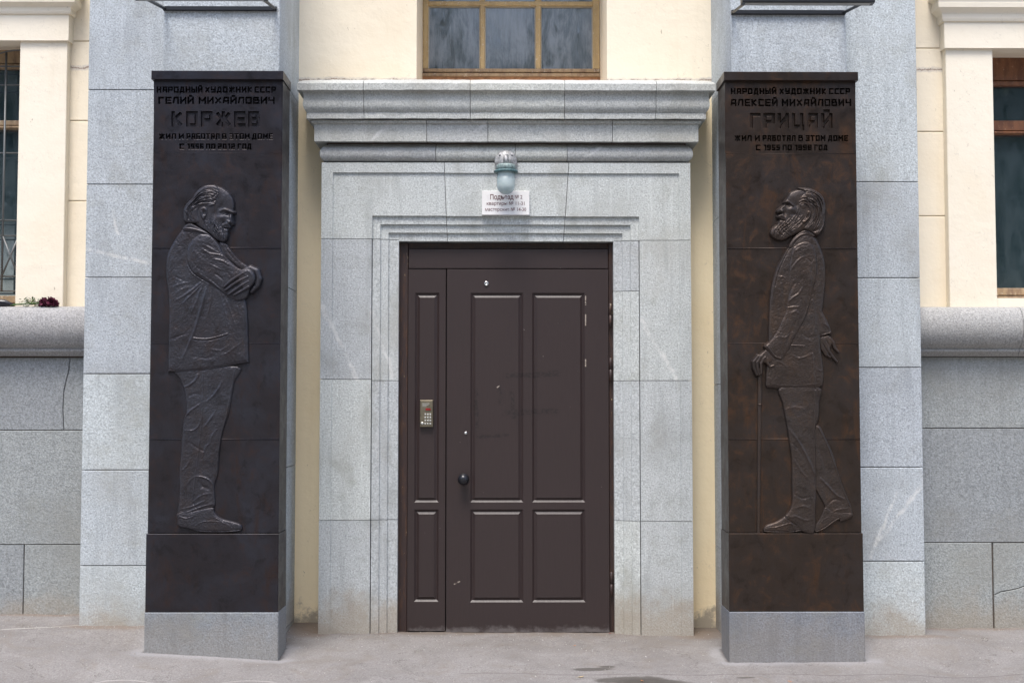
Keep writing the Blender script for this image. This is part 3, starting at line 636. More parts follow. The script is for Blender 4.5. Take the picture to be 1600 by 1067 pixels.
for r0, r1 in ((474, 511), (559, 595), (893, 931)):
    x_ = X(954.3, DY - .01); m = MB(); z0, z1 = Z(r1, DY), Z(r0, DY); zm = (z0 + z1) / 2
    m.lathe((x_, DY - .004, z0), [(.004, 0), (.0095, .003), (.0095, zm - z0 - .002), (.007, zm - z0 - .001), (.007, zm - z0 + .001), (.0095, zm - z0 + .002), (.0095, z1 - z0 - .003), (.004, z1 - z0)], 'z', 14)
    m.build('hinge', M['rust_frame'], mleaf)
h = hit(724.5, 748, DY); MB().lathe((h.x, DY, h.z), [(.034, 0), (.034, .006), (.026, .010), (.013, .014), (.013, .028), (.024, .034), (.033, .046), (.0345, .058), (.030, .070), (.019, .080), (.008, .084), (.001, .0845)], 'y', 30).build('knob', M['knob'], mleaf)
h = hit(760, 443.3, DY); MB().lathe((h.x, DY, h.z), [(.015, 0), (.015, .004), (.012, .007), (.006, .007), (.005, .004), (.001, .004)], 'y', 20).build('spyhole', M['steel'], mleaf)
h = hit(727.6, 676.6, DY); MB().lathe((h.x, DY, h.z), [(.010, 0), (.010, .004), (.007, .007), (.001, .008)], 'y', 18).build('keyhole_cover', M['steel'], mleaf)
MB().box(X(625, DY), X(958, DY), .182, .3, ZG, Z(380, DY)).build('dark_backing', M['black_metal'], door)  # unseen slab added to stop light leaking through the gap between leaves
# intercom
iy = DY + .010; ix0, ix1, iz0, iz1 = X(656.6, iy), X(677, iy), Z(667, iy), Z(625, iy)
M['intercom'] = simple('brass_grey_metal', (.20, .175, .125), .42, .7, var=.25); M['button'] = simple('button_metal', (.62, .62, .60), .3, .6)
ic = MB().box(ix0, ix1, iy - .022, iy + .002, iz0, iz1, .003).build('intercom', M['intercom'], door)
ic['label'] = 'small metal intercom keypad with red display'
W_, H_ = ix1 - ix0, iz1 - iz0; yf = iy - .022
MB().box(ix0 + .06 * W_, ix1 - .06 * W_, yf - .0012, yf + .002, iz0 + .60 * H_, iz0 + .96 * H_, .0005).build('face_plate', M['intercom'], ic)
MB().box(ix0 + .44 * W_, ix0 + .82 * W_, yf - .003, yf, iz0 + .62 * H_, iz0 + .70 * H_).build('display', simple('red_display', (.25, .01, .012), .2, var=.2), ic)
for k in range(3): MB().box(ix0 + .18 * W_, ix0 + (.72, .66, .5)[k] * W_, yf - .0022, yf, iz0 + (.86, .81, .76)[k] * H_, iz0 + (.88, .825, .775)[k] * H_).build('engraved_line', M['button'], ic)
bt = None
for r_ in range(4):
    for c_ in range(3):
        x_ = ix0 + (.42 + .19 * c_) * W_; z_ = iz0 + (.13 + .115 * r_) * H_
        MB().box(x_ - .0048, x_ + .0048, yf - .004, yf, z_ - .0050, z_ + .0050, .001).build('button', M['button'], ic)
MB().lathe((ix0 + .18 * W_, yf, iz0 + .14 * H_), [(.009, 0), (.009, .003), (.004, .005)], 'y', 14).build('key_reader', M['button'], ic)

# ---- number plate above the door
sy_ = -.012; sx0, sx1, sz0, sz1 = X(753, sy_, 315), X(827.3, sy_, 315), Z(336, sy_), Z(298.5, sy_)
sign = MB().box(sx0, sx1, sy_, .009, sz0, sz1, .0015).build('address_plate', simple('white_enamel', (.80, .79, .78), .35, var=.06), None)
tag(sign, 'small white plate with dark red lettering fixed above the door under the lamp', 'sign')
M['ink'] = simple('dark_red_ink', (.12, .025, .03), .6)
M['plate_side'] = simple('plate_edge', (.45, .36, .30), .6)
def text_obj(s_, x0, x1, zmid, height, y, mat, parent, name='lettering', bold=0):
    cu = bpy.data.curves.new('t', 'FONT'); cu.body = s_; cu.size = 1; cu.offset = bold; cu.extrude = .01
    to = bpy.data.objects.new('t', cu); COL.objects.link(to); dg = bpy.context.evaluated_depsgraph_get()
    mm = bpy.data.meshes.new_from_object(to.evaluated_get(dg)); bpy.data.objects.remove(to)
    if not len(mm.vertices): return None
    co = np.array([v.co[:] for v in mm.vertices]); xa, xb = co[:, 0].min(), co[:, 0].max(); za, zb_ = co[:, 1].min(), co[:, 1].max()
    sx_ = (x1 - x0) / (xb - xa); off = root_loc(parent)
    for v in mm.vertices:
        x_, z_, d_ = v.co; v.co = (x0 + (x_ - xa) * sx_ - off.x, y - d_ * .05 - off.y, zmid + (z_ - .35) * height / .7 - off.z)
    mm.materials.clear(); mm.materials.append(mat); o = bpy.data.objects.new(name, mm); COL.objects.link(o); o.parent = parent; return o
ty = sy_ - .0006
text_obj('Подъезд', X(766, sy_, 307), X(802.5, sy_, 307), Z(308, sy_), .030, ty, M['ink'], sign, bold=.012)
text_obj('№ 2', X(804.5, sy_, 307), X(816, sy_, 307), Z(308, sy_), .022, ty, M['ink'], sign, bold=0)
text_obj('квартиры № 11-31', X(760.5, sy_, 307), X(819.5, sy_, 307), Z(318, sy_), .021, ty, M['ink'], sign, bold=0)
text_obj('мастерские № 14-30', X(758, sy_, 307), X(822, sy_, 307), Z(327.3, sy_), .021, ty, M['ink'], sign, bold=0)

# ---- wall lamp above the plate
h = hit(790.5, 253, -.02); lx, lz = h.x, h.z
M['aged_alu'] = simple('aged_aluminium', (.42, .42, .42), .55, .35, var=.55, sc=60, bump=.4); M['teal_paint'] = simple('worn_teal_paint', (.25, .33, .32), .5, var=.6, sc=70, bump=.3)
lamp = thing('wall_lamp', 'weatherproof lamp with frosted glass jar and teal collar over the entrance plate', 'lamp', (lx, 0, lz))
MB().lathe((lx, -.012, lz), [(.070, 0), (.070, .010), (.064, .016), (.045, .020), (.040, .030), (.022, .036), (.001, .037)], 'y', 34).build('back_plate', M['aged_alu'], lamp)
for a in (45, 135, 225, 315): MB().lathe((lx + .052 * math.cos(R(a)), -.026, lz + .052 * math.sin(R(a))), [(.006, 0), (.006, .005), (.002, .006)], 'y', 8).build('screw', M['black_metal'], lamp)
ly = -.12; zc_ = Z(256, ly); MB().tube([(lx, -.03, lz + .005), (lx, -.07, lz + .022), (lx, ly + .01, lz + .018), (lx, ly, zc_ - .004)], [.016, .015, .016, .02], 12).build('arm', M['aged_alu'], lamp)
zf_, zg_, ze_ = Z(267, ly), Z(270.5, ly), Z(304, ly)
MB().lathe((lx, ly, 0), [(.018, zc_), (.050, zc_ - .006), (.058, zc_ - .014), (.060, zf_), (.001, zf_)], 'z', 30).build('collar', M['teal_paint'], lamp)
MB().lathe((lx, ly, 0), [(.055, zf_ + .001), (.071, zf_), (.073, (zf_ + zg_) / 2), (.071, zg_), (.05, zg_)], 'z', 30).build('flange', simple('grimy_teal', (.10, .19, .20), .6, var=.6, sc=80), lamp)
rg = .055; pr = [(rg, zg_), (rg, ze_ + .052)] + [(rg * math.cos(R(a)), ze_ + .052 - .052 * math.sin(R(a))) for a in range(10, 90, 10)] + [(.001, ze_)]
b = NB('frosted_lamp_glass'); b.col(b.mix(b.ramp(b.noise(14, 3), .4, .7), (.72, .82, .82), (.55, .68, .70))); b.b.inputs['Roughness'].default_value = .18; b.b.inputs['Transmission Weight'].default_value = .55; b.b.inputs['IOR'].default_value = 1.3
MB().lathe((lx, ly, 0), pr, 'z', 34).build('glass_jar', b.m, lamp)

# ================================================================== STELES
# ---------- relief engine (height fields in millimetre relief over traced outlines)
def smooth_poly(p, k=4, closed=True):
    p = np.array(p, float); n = len(p); out = []
    for i in range(n if closed else n - 1):
        if closed: a, b_, c_, d = p[i - 1], p[i], p[(i + 1) % n], p[(i + 2) % n]
        else: a, b_, c_, d = p[max(i - 1, 0)], p[i], p[i + 1], p[min(i + 2, n - 1)]
        for t in np.arange(k) / k:
            out.append(.5 * ((2 * b_) + (-a + c_) * t + (2 * a - 5 * b_ + 4 * c_ - d) * t * t + (-a + 3 * b_ - 3 * c_ + d) * t ** 3))
    if not closed: out.append(p[-1])
    return np.array(out)
def sd_poly(U, V, poly):
    d = np.full(U.shape, 1e9); ins = np.zeros(U.shape, bool); n = len(poly)
    for i in range(n):
        (x0, y0), (x1, y1) = poly[i], poly[(i + 1) % n]; ex, ey = x1 - x0, y1 - y0; L2 = ex * ex + ey * ey + 1e-12
        t = np.clip(((U - x0) * ex + (V - y0) * ey) / L2, 0, 1); d = np.minimum(d, (U - x0 - t * ex) ** 2 + (V - y0 - t * ey) ** 2)
        if y0 != y1:
            c_ = ((y0 > V) != (y1 > V)) & (U < ex * (V - y0) / ey + x0); ins ^= c_
    return np.where(ins, 1, -1) * np.sqrt(d)
def d_line(U, V, pts):                 # distance to open polyline and parameter 0..1
    pts = np.array(pts, float); best = np.full(U.shape, 1e9); par = np.zeros(U.shape); n = len(pts) - 1
    for i in range(n):
        (x0, y0), (x1, y1) = pts[i], pts[i + 1]; ex, ey = x1 - x0, y1 - y0; L2 = ex * ex + ey * ey + 1e-12
        t = np.clip(((U - x0) * ex + (V - y0) * ey) / L2, 0, 1); d = (U - x0 - t * ex) ** 2 + (V - y0 - t * ey) ** 2
        m_ = d < best; best = np.where(m_, d, best); par = np.where(m_, (i + t) / n, par)
    return np.sqrt(best), par
def vnoise(U, V, s, seed=0, ax=1, ay=1, ang=0):
    ca, sa = math.cos(ang), math.sin(ang); u = (U * ca + V * sa) / s / ax + 500; v = (-U * sa + V * ca) / s / ay + 500
    r = np.random.RandomState(seed); T = r.rand(64, 64) - .5; i, j = np.floor(u).astype(int), np.floor(v).astype(int); fu, fv = u - i, v - j
    fu, fv = fu * fu * (3 - 2 * fu), fv * fv * (3 - 2 * fv); g = lambda a, b_: T[a % 64, b_ % 64]
    return (g(i, j) * (1 - fu) + g(i + 1, j) * fu) * (1 - fv) + (g(i, j + 1) * (1 - fu) + g(i + 1, j + 1) * fu) * fv
def relief(name, mat, parent, prims, base, amp, rad, ridges=(), noise=(), dims=(), strands=(), cell=.6, label=None, tilt=None):
    """prims: ('poly',pts[,k]) or ('cap',pts,radii,amp); heights in px (1 px = 3.54 mm)"""
    allp = []; P = []; face_ = name in ('head', 'hair', 'ear', 'collar', 'hand')
    for pr_ in prims:
        if pr_[0] == 'poly': q = smooth_poly(pr_[1], pr_[2] if len(pr_) > 2 else 4); P.append(('poly', q)); allp.append(q)
        else:
            q = np.array(pr_[1], float); P.append(('cap', q, pr_[2], pr_[3])); r_ = max(pr_[2]); allp += [q - r_ - 1, q + r_ + 1]
    A = np.concatenate(allp); u0, v0 = A.min(0) - 2; u1, v1 = A.max(0) + 2
    us = np.arange(u0, u1, cell); vs_ = np.arange(v0, v1, cell); U, V = np.meshgrid(us, vs_)
    H = np.full(U.shape, -9.0); SD = np.full(U.shape, -99.0)
    for p in P:
        if p[0] == 'poly':
            sd = sd_poly(U, V, p[1]); t = np.clip(sd / rad, 0, 1); t2 = np.clip(sd / (rad * .22), 0, 1); h_ = base + amp * (.5 * np.sqrt(1 - (1 - t) ** 2) + .5 * np.sqrt(1 - (1 - t2) ** 2)); h_ = np.where(sd < 0, base + sd * 2.5, h_)
        else:
            d, par = d_line(U, V, p[1]); rr = np.interp(par, np.linspace(0, 1, len(p[2])), p[2]); sd = rr - d
            t = np.clip(sd / rr, 0, 1); h_ = base + p[3] * np.sqrt(1 - (1 - t) ** 2); h_ = np.where(sd < 0, base + sd * 2.5, h_)
        H = np.maximum(H, h_); SD = np.maximum(SD, sd)
    edge = np.clip(SD / 1.5, 0, 1)
    for rd in ridges:
        pts, wd, am = rd[:3]; q = smooth_poly(pts, 4, False) if len(pts) > 2 else pts; d, par = d_line(U, V, q); wd, am = (wd, am * .9) if face_ else (wd * .85, am * (.75 if len(rd) > 3 else .58))
        tp = np.ones_like(par) if len(rd) > 3 else np.sin(np.clip(par, .02, .98) * math.pi) ** .5
        H += am * np.exp(-(d / wd) ** 2) * tp * edge
    for (cu_, cv, ru, rv, am, *an) in dims:
        a = R(an[0]) if an else 0; du, dv_ = U - cu_, V - cv; x_, y_ = du * math.cos(a) + dv_ * math.sin(a), -du * math.sin(a) + dv_ * math.cos(a)
        H += .78 * am * np.exp(-(x_ / ru) ** 2 - (y_ / rv) ** 2) * np.clip(SD / .8, 0, 1)
    for (ga, gb, n_, wd, am, jit) in strands:
        ga = smooth_poly(ga, 4, False); gb = smooth_poly(gb, 4, False); rs = np.random.RandomState(n_ + int(ga[0][0]))
        ga = np.stack([np.interp(np.linspace(0, 1, 12), np.linspace(0, 1, len(ga)), ga[:, k]) for k in (0, 1)], 1); gb = np.stack([np.interp(np.linspace(0, 1, 12), np.linspace(0, 1, len(gb)), gb[:, k]) for k in (0, 1)], 1)
        for k in range(n_):
            t = (k + rs.uniform(-.3, .3)) / max(1, n_ - 1); q = ga * (1 - t) + gb * t + rs.normal(0, jit * .3, (12, 2)) + np.outer(np.sin(np.linspace(0, 3, 12) + rs.rand() * 6), rs.normal(0, jit, 2))
            s0 = rs.randint(0, 4); e0_ = rs.randint(8, 13); q = q[s0:e0_]
            d, par = d_line(U, V, q); H += (am if k % 2 else -am * .8) * rs.uniform(.6, 1.3) * np.exp(-(d / wd) ** 2) * np.sin(np.clip(par, .03, .97) * math.pi) ** .4 * edge
    for (s_, am, seed, *rest) in noise: H += (.6 if name == 'trousers' else 1) * (.5 if s_ < 2.5 else .38 if s_ < 5 else .35) * am * vnoise(U, V, s_, seed, *rest) * np.clip(SD / 3, 0, 1)
    if name in ('relief_figure', 'trousers', 'sleeve', 'shoe'):
        a_ = .5 + U * .013; H += (1.1 * vnoise(U, V, 1.5, 101, 1, 2.2, .5) + .9 * vnoise(U, V, 1.3, 102, 2.4, 1, -.5) + .7 * vnoise(U, V, 1.0, 103)) * np.clip(SD / 3, 0, 1) * .26
    if tilt is not None: H += (tilt[0] * (U - A[:, 0].mean()) + tilt[1] * (V - A[:, 1].mean())) * np.clip(SD / 2, 0, 1)
    x_, z_ = hits(U, V, YS); y_ = YS - H * .00354
    off = root_loc(parent); nv, nu = U.shape; keep = SD > -1.6
    fk = keep[:-1, :-1] & keep[1:, :-1] & keep[:-1, 1:] & keep[1:, 1:]
    idx = -np.ones(U.shape, int); use = np.zeros(U.shape, bool); use[:-1, :-1] |= fk; use[1:, :-1] |= fk; use[:-1, 1:] |= fk; use[1:, 1:] |= fk
    idx[use] = np.arange(use.sum()); co = np.stack([x_[use] - off.x, y_[use] - off.y, z_[use] - off.z], 1).astype(np.float32)
    J, I = np.nonzero(fk); faces = np.stack([idx[J, I], idx[J + 1, I], idx[J + 1, I + 1], idx[J, I + 1]], 1)
    me = mesh_np(name, co, faces); me.materials.append(mat); o = bpy.data.objects.new(name, me); COL.objects.link(o); o.parent = parent
    if label: o['label'] = label
    return o
def mesh_np(name, co, faces, smooth=True):
    me = bpy.data.meshes.new(name); me.vertices.add(len(co)); me.vertices.foreach_set('co', co.ravel().astype(np.float32))
    nf = len(faces); me.loops.add(nf * 4); me.loops.foreach_set('vertex_index', faces.ravel().astype(np.int32)); me.polygons.add(nf)
    me.polygons.foreach_set('loop_start', np.arange(0, nf * 4, 4, dtype=np.int32)); me.polygons.foreach_set('loop_total', np.full(nf, 4, dtype=np.int32))
    me.polygons.foreach_set('use_smooth', np.full(nf, smooth)); me.update(calc_edges=True); me.validate(); return me
# ---------- engraved alphabet: strokes in a unit box
GL = {
 'А': (1, [(0, 0, .18, 1), (.18, 1, 1, 1), (1, 1, 1, 0), (.1, .38, 1, .38)]), 'Б': (1, [(0, 0, 0, 1), (0, 1, .92, 1), (0, .55, 1, .55), (1, .55, 1, 0), (0, 0, 1, 0)]),
 'В': (1, [(0, 0, 0, 1), (0, 1, .86, 1), (.86, 1, .86, .53), (0, .53, 1, .53), (1, .53, 1, 0), (0, 0, 1, 0)]), 'Г': (.9, [(0, 0, 0, 1), (0, 1, 1, 1)]),
 'Д': (1.1, [(.12, .05, .32, 1), (.32, 1, .86, 1), (.86, 1, .86, .05), (-.02, .05, 1, .05), (-.02, .05, -.02, -.12), (1, .05, 1, -.12)]),
 'Е': (.95, [(0, 0, 0, 1), (0, 1, 1, 1), (0, .5, .88, .5), (0, 0, 1, 0)]), 'Ж': (1.45, [(.5, 0, .5, 1), (0, 0, .38, .5), (0, 1, .38, .5), (1, 0, .62, .5), (1, 1, .62, .5), (.38, .5, .62, .5)]),
 'И': (1, [(0, 0, 0, 1), (1, 0, 1, 1), (0, .08, 1, .92)]), 'Й': (1, [(0, 0, 0, 1), (1, 0, 1, 1), (0, .08, 1, .92), (.3, 1.3, .7, 1.3)]),
 'К': (1, [(0, 0, 0, 1), (.12, .5, .95, 1), (.12, .5, .95, 0), (0, .5, .3, .5)]), 'Л': (1, [(0, 0, .2, 1), (.2, 1, 1, 1), (1, 1, 1, 0)]),
 'М': (1.2, [(0, 0, 0, 1), (1, 0, 1, 1), (0, 1, .5, .35), (.5, .35, 1, 1)]), 'Н': (1, [(0, 0, 0, 1), (1, 0, 1, 1), (0, .5, 1, .5)]),
 'О': (1, [(0, 0, 0, 1), (0, 1, 1, 1), (1, 1, 1, 0), (0, 0, 1, 0)]), 'П': (1, [(0, 0, 0, 1), (0, 1, 1, 1), (1, 1, 1, 0)]),
 'Р': (1, [(0, 0, 0, 1), (0, 1, 1, 1), (1, 1, 1, .42), (0, .42, 1, .42)]), 'С': (.95, [(0, 0, 0, 1), (0, 1, 1, 1), (0, 0, 1, 0)]),
 'Т': (1, [(.5, 0, .5, 1), (0, 1, 1, 1)]), 'У': (1, [(0, 1, 0, .48), (0, .48, 1, .48), (1, 1, 1, 0), (.1, 0, 1, 0)]), 'Х': (1.05, [(0, 0, 1, 1), (0, 1, 1, 0)]),
 'Ц': (1.08, [(0, 1, 0, 0), (0, 0, 1.04, 0), (.92, 1, .92, 0), (1.04, 0, 1.04, -.18)]), 'Ч': (1, [(0, 1, 0, .5), (0, .5, 1, .5), (1, 1, 1, 0)]),
 'Ы': (1.3, [(0, 0, 0, 1), (0, .53, .62, .53), (.62, .53, .62, 0), (0, 0, .62, 0), (1, 0, 1, 1)]), 'Э': (.95, [(0, 1, 1, 1), (1, 1, 1, 0), (0, 0, 1, 0), (.3, .5, 1, .5)]),
 '0': (.95, [(0, 0, 0, 1), (0, 1, 1, 1), (1, 1, 1, 0), (0, 0, 1, 0)]), '1': (.5, [(1, 0, 1, 1), (.1, 1, 1, 1)]), '2': (.95, [(0, 1, 1, 1), (1, 1, 1, .5), (0, .5, 1, .5), (0, .5, 0, 0), (0, 0, 1, 0)]),
 '5': (.95, [(1, 1, 0, 1), (0, 1, 0, .5), (0, .5, 1, .5), (1, .5, 1, 0), (1, 0, 0, 0)]), '6': (.95, [(1, 1, 0, 1), (0, 1, 0, 0), (0, .5, 1, .5), (1, .5, 1, 0), (1, 0, 0, 0)]),
 '8': (.95, [(0, 0, 0, 1), (0, 1, 1, 1), (1, 1, 1, 0), (0, 0, 1, 0), (0, .5, 1, .5)]), '9': (.95, [(1, 0, 1, 1), (0, 1, 1, 1), (0, 1, 0, .5), (0, .5, 1, .5), (0, 0, 1, 0)])}
def inscription(x0, x1, r0, r1, lines, mat, parent, extra_depth=.03):
    cell = .5; us = np.arange(x0, x1 + .01, cell); us[-1] = x1; vs_ = np.arange(r0, r1 + .01, cell); U, V = np.meshgrid(us, vs_); D = np.zeros(U.shape)
    for (words, ya, yb, depth) in lines:
        Ht = yb - ya; sw = .185 * Ht if Ht < 15 else .20 * Ht
        for (s_, xa, xb) in words:
            gap = .30 * Ht; chars = list(s_); units = sum(GL[c_][0] if c_ != ' ' else .6 for c_ in chars)
            # total = unit*W + n*sw + gaps
            ng = len(chars) - 1; gp_ = .22 * Ht; W = (xb - xa - sw * sum(1 for c_ in chars if c_ != ' ') - gp_ * ng) / units
            x_ = xa
            for c_ in chars:
                if c_ == ' ': x_ += W * .6 + gp_; continue
                wd, st = GL[c_]; ww_ = wd * W; yb_ = yb - sw / 2; hh = Ht - sw
                for (a, b0, c1_, d1) in st:
                    ax_, ay_, bx_, by_ = x_ + sw / 2 + a * ww_, yb_ - b0 * hh, x_ + sw / 2 + c1_ * ww_, yb_ - d1 * hh
                    i0, i1 = np.searchsorted(us, [min(ax_, bx_) - sw - 1, max(ax_, bx_) + sw + 1]); j0, j1 = np.searchsorted(vs_, [min(ay_, by_) - sw - 1, max(ay_, by_) + sw + 1])
                    u, v = U[j0:j1, i0:i1], V[j0:j1, i0:i1]; L_ = math.hypot(bx_ - ax_, by_ - ay_) + 1e-6; tx, ty_ = (bx_ - ax_) / L_, (by_ - ay_) / L_
                    al = (u - ax_) * tx + (v - ay_) * ty_ - L_ / 2; pe = -(u - ax_) * ty_ + (v - ay_) * tx; diag = abs(tx * ty_) > .12
                    cap = 0 if diag else sw / 2
                    sd = np.maximum(abs(pe) - sw / 2 * (.95 if diag else 1), abs(al) - L_ / 2 - cap); D[j0:j1, i0:i1] = np.maximum(D[j0:j1, i0:i1], depth * np.clip(.5 - sd / .45, 0, 1))
                x_ += ww_ + sw + gp_
    X_, Z_ = hits(U, V, YS); 
    Y_ = YS + D; off = root_loc(parent); nv, nu = U.shape; I = np.arange(nv * nu).reshape(nv, nu)
    f_ = np.stack([I[:-1, :-1], I[1:, :-1], I[1:, 1:], I[:-1, 1:]], -1).reshape(-1, 4)
    me = mesh_np('inscription', np.stack([X_ - off.x, Y_ - off.y, Z_ - off.z], -1).reshape(-1, 3), f_, False); me.materials.append(mat)
    o = bpy.data.objects.new('inscription', me); COL.objects.link(o); o.parent = parent; return o

def stele(side_):
    L = side_ == 'L'; mb, mr = (M['bronze_cool'], M['bronze_relief_cool']) if L else (M['bronze_warm'], M['bronze_relief_warm'])
    x0, x1 = (XL0, XL1) if L else (XR0, XR1); xm = (x0 + x1) / 2
    lab = 'blue-black bronze stele with relief of bearded man standing with folded arms' if L else 'brown bronze stele with relief of bearded man walking with a stick'
    t = thing('bronze_stele', lab, 'stele', (xm, -.55, 0), 'bronze memorial steles beside the door')
    zb = Z(955, YS); zl = Z(833, YS); zt = Z(127, YS); ZT = Z(113.5, YS)
    yb = YP - .003
    MB().box(x0 + .004, x1 - .004, YS + .028, yb, zl + .001, zt).build('side_shell', mb, t)
    # thin side cheeks flush with the plates
    for (a, c_) in ((x0, x0 + .004), (x1 - .004, x1)): MB().box(a, c_, YS + .0015, yb, zl + .002, zt, .0008).build('side_sheet', mb, t)
    seams = [240, 388, 537, 686, 832.2]
    lines_l = [([('НАРОДНЫЙ', 245, 316.5), ('ХУДОЖНИК', 320.5, 394), ('СССР', 398, 431)], 136, 145, .020), ([('ГЕЛИЙ', 247.7, 302.6), ('МИХАЙЛОВИЧ', 310.6, 429)], 152, 162.6, .020), ([('КОРЖЕВ', 268.3, 406)], 174.5, 198, .014),
               ([('ЖИЛ', 248.5, 274.7), ('И', 279.5, 287), ('РАБОТАЛ', 291.5, 343), ('В', 347.3, 354), ('ЭТОМ', 358.5, 390), ('ДОМЕ', 394, 426.5)], 209.2, 217.8, .018), ([('С', 280.8, 287.7), ('1956', 292.8, 318), ('ПО', 322, 336.3), ('2012', 340.7, 367), ('ГОД', 371.5, 392.8)], 225, 233.3, .018)]
    lines_r = [([('НАРОДНЫЙ', 1142.2, 1213), ('ХУДОЖНИК', 1217.7, 1291), ('СССР', 1295.7, 1328)], 138.5, 147.8, .020), ([('АЛЕКСЕЙ', 1141.8, 1215), ('МИХАЙЛОВИЧ', 1221.7, 1329.7)], 155.3, 166.2, .020), ([('ГРИЦАЙ', 1172, 1300.4)], 177.2, 200.2, .014),
               ([('ЖИЛ', 1148, 1174.5), ('И', 1179.5, 1187), ('РАБОТАЛ', 1191.5, 1243), ('В', 1247.7, 1254.5), ('ЭТОМ', 1259, 1289.5), ('ДОМЕ', 1294, 1325)], 211.8, 220.6, .018), ([('С', 1181.4, 1188), ('1955', 1193.5, 1218.5), ('ПО', 1223, 1237), ('1998', 1242, 1268), ('ГОД', 1272.5, 1292.8)], 226.7, 235, .018)]
    # plate edges in pixels at each row: use the plate's x-range back-projected near row 180
    def pxof(xw, row):
        a, b_ = X(200, YS, row), X(1400, YS, row); return 200 + (xw - a) / (b_ - a) * 1200
    pa, pb_ = pxof(x0, 185) + .3, pxof(x1, 185) - .3
    inscription(pa, pb_, 126, 240, lines_l if L else lines_r, mb, t)
    for i in range(4):
        z1, z0 = Z(seams[i], YS) - (.0002 if i else .0015), Z(seams[i + 1], YS) + .0002
        dy = (0, .0012, -.0008, .0010)[i]
        MB().box(x0 + .0005, x1 - .0005, YS + dy, YS + .027, z0, z1, .0012).build('bronze_plate', mb, t)
        if i: # welded seam bead
            zz_ = z1 + .0008; MB().tube([(x0 + .004, YS + .0018, zz_), (x1 - .004, YS + .0018, zz_)], .0040, 6).build('weld_seam', mb, t)
    MB().tube([(x0 + .004, YS + .0018, Z(240, YS)), (x1 - .004, YS + .0018, Z(240, YS))], .0024, 6).build('weld_seam', mb, t)
    MB().box(x0 - .010, x1 + .006 if L else x1 + .010, YS - .024, yb, zt + .0005, ZT, .002).build('cap', mb, t)
    MB().box(x0 - .004, x1 + .003, YS - .013, yb - .001, zb, zl, .002).build('lower_box', mb, t)
    MB().box(x0 - .006, x1 + .006, YS - .016, yb + .05 - .051, ZG, zb - .0012, .004).build('plinth', M['granite_plinth'], t)
    MB().box(x0 - .002, x1 + .002, YS - .010, yb - .002, zb - .0012, zb - .0001).build('joint_strip', simple('pale_joint', (.55, .57, .58), .7), t)
    K = dict(mat=mr)
    if L:
        body = relief('relief_figure', mr, t, [('poly', [(296, 351), (286.5, 358), (279, 367), (272.6, 377), (265, 391), (261, 405), (260, 421), (260.5, 438), (263.3, 455.6), (264.5, 486), (263.9, 533), (263.4, 579), (266, 581.2), (280, 581.6), (300, 580.8), (328, 577.8), (350, 573.8), (370, 569.8), (388, 566.8), (389.5, 565), (388.6, 533), (387.5, 500), (386, 478), (380, 455), (372, 440), (360, 410), (350, 388), (340, 375), (326, 364), (312, 354)])], 1.2, 5.0, 20,
          ridges=[([(318, 440), (310, 447), (301, 454.4), (290, 462), (277, 470)], 1.8, 2.0), ([(319, 443), (305.3, 457), (296, 466), (287, 475)], 1.5, 2.0), ([(320, 444), (313, 458), (308, 472), (300, 490)], 1.8, 1.5), ([(326, 446), (322, 460), (316, 482), (307, 512), (297, 538), (284, 566)], 2.4, 2.2), ([(332, 450), (330, 475), (324, 500)], 1.8, 1.0),
                  ([(343, 456), (349, 472), (356, 499), (362, 518)], 1.8, 2.0), ([(350, 460), (360, 482), (366, 500), (371, 516)], 1.6, 1.4), ([(371, 474), (375, 488), (378, 502)], 1.5, 1.2), ([(304, 528.3), (315, 529.6), (328.3, 529.3), (343, 526), (357, 521.5)], .8, 1.9, 1), ([(305, 531), (328, 532), (356, 524.5)], 1.5, -1.0),
                  ([(264, 577), (290, 578.5), (328, 574.5), (388, 563.5)], 1.0, -.7, 1), ([(292, 405), (295, 417), (301, 427), (314, 437), (328, 445)], 1.2, 1.6), ([(268, 398), (264, 425), (270, 440)], 2, -.8), ([(270, 450), (285, 444), (300, 442)], 2, 1.2), ([(274, 460), (288, 452), (302, 448)], 2, .9), ([(270, 430), (282, 436), (292, 440)], 2, -.9), ([(276, 380), (284, 395), (290, 410)], 4, 1.0),
                  ([(268, 530), (280, 526), (296, 520)], 2, -1.2), ([(330, 545), (345, 548), (360, 540)], 2, 1.0), ([(300, 555), (320, 560), (340, 556)], 2.5, -1.0), ([(350, 555), (362, 548), (372, 540)], 2, 1.0), ([(381, 480), (383, 520), (384, 562)], 1.0, .8, 1)],
          noise=[(7, 1.5, 3, 1, 1.6, .5), (3.2, .9, 4, 1, 2, -.7), (1.7, .5, 5)], cell=.62)
        fig = body
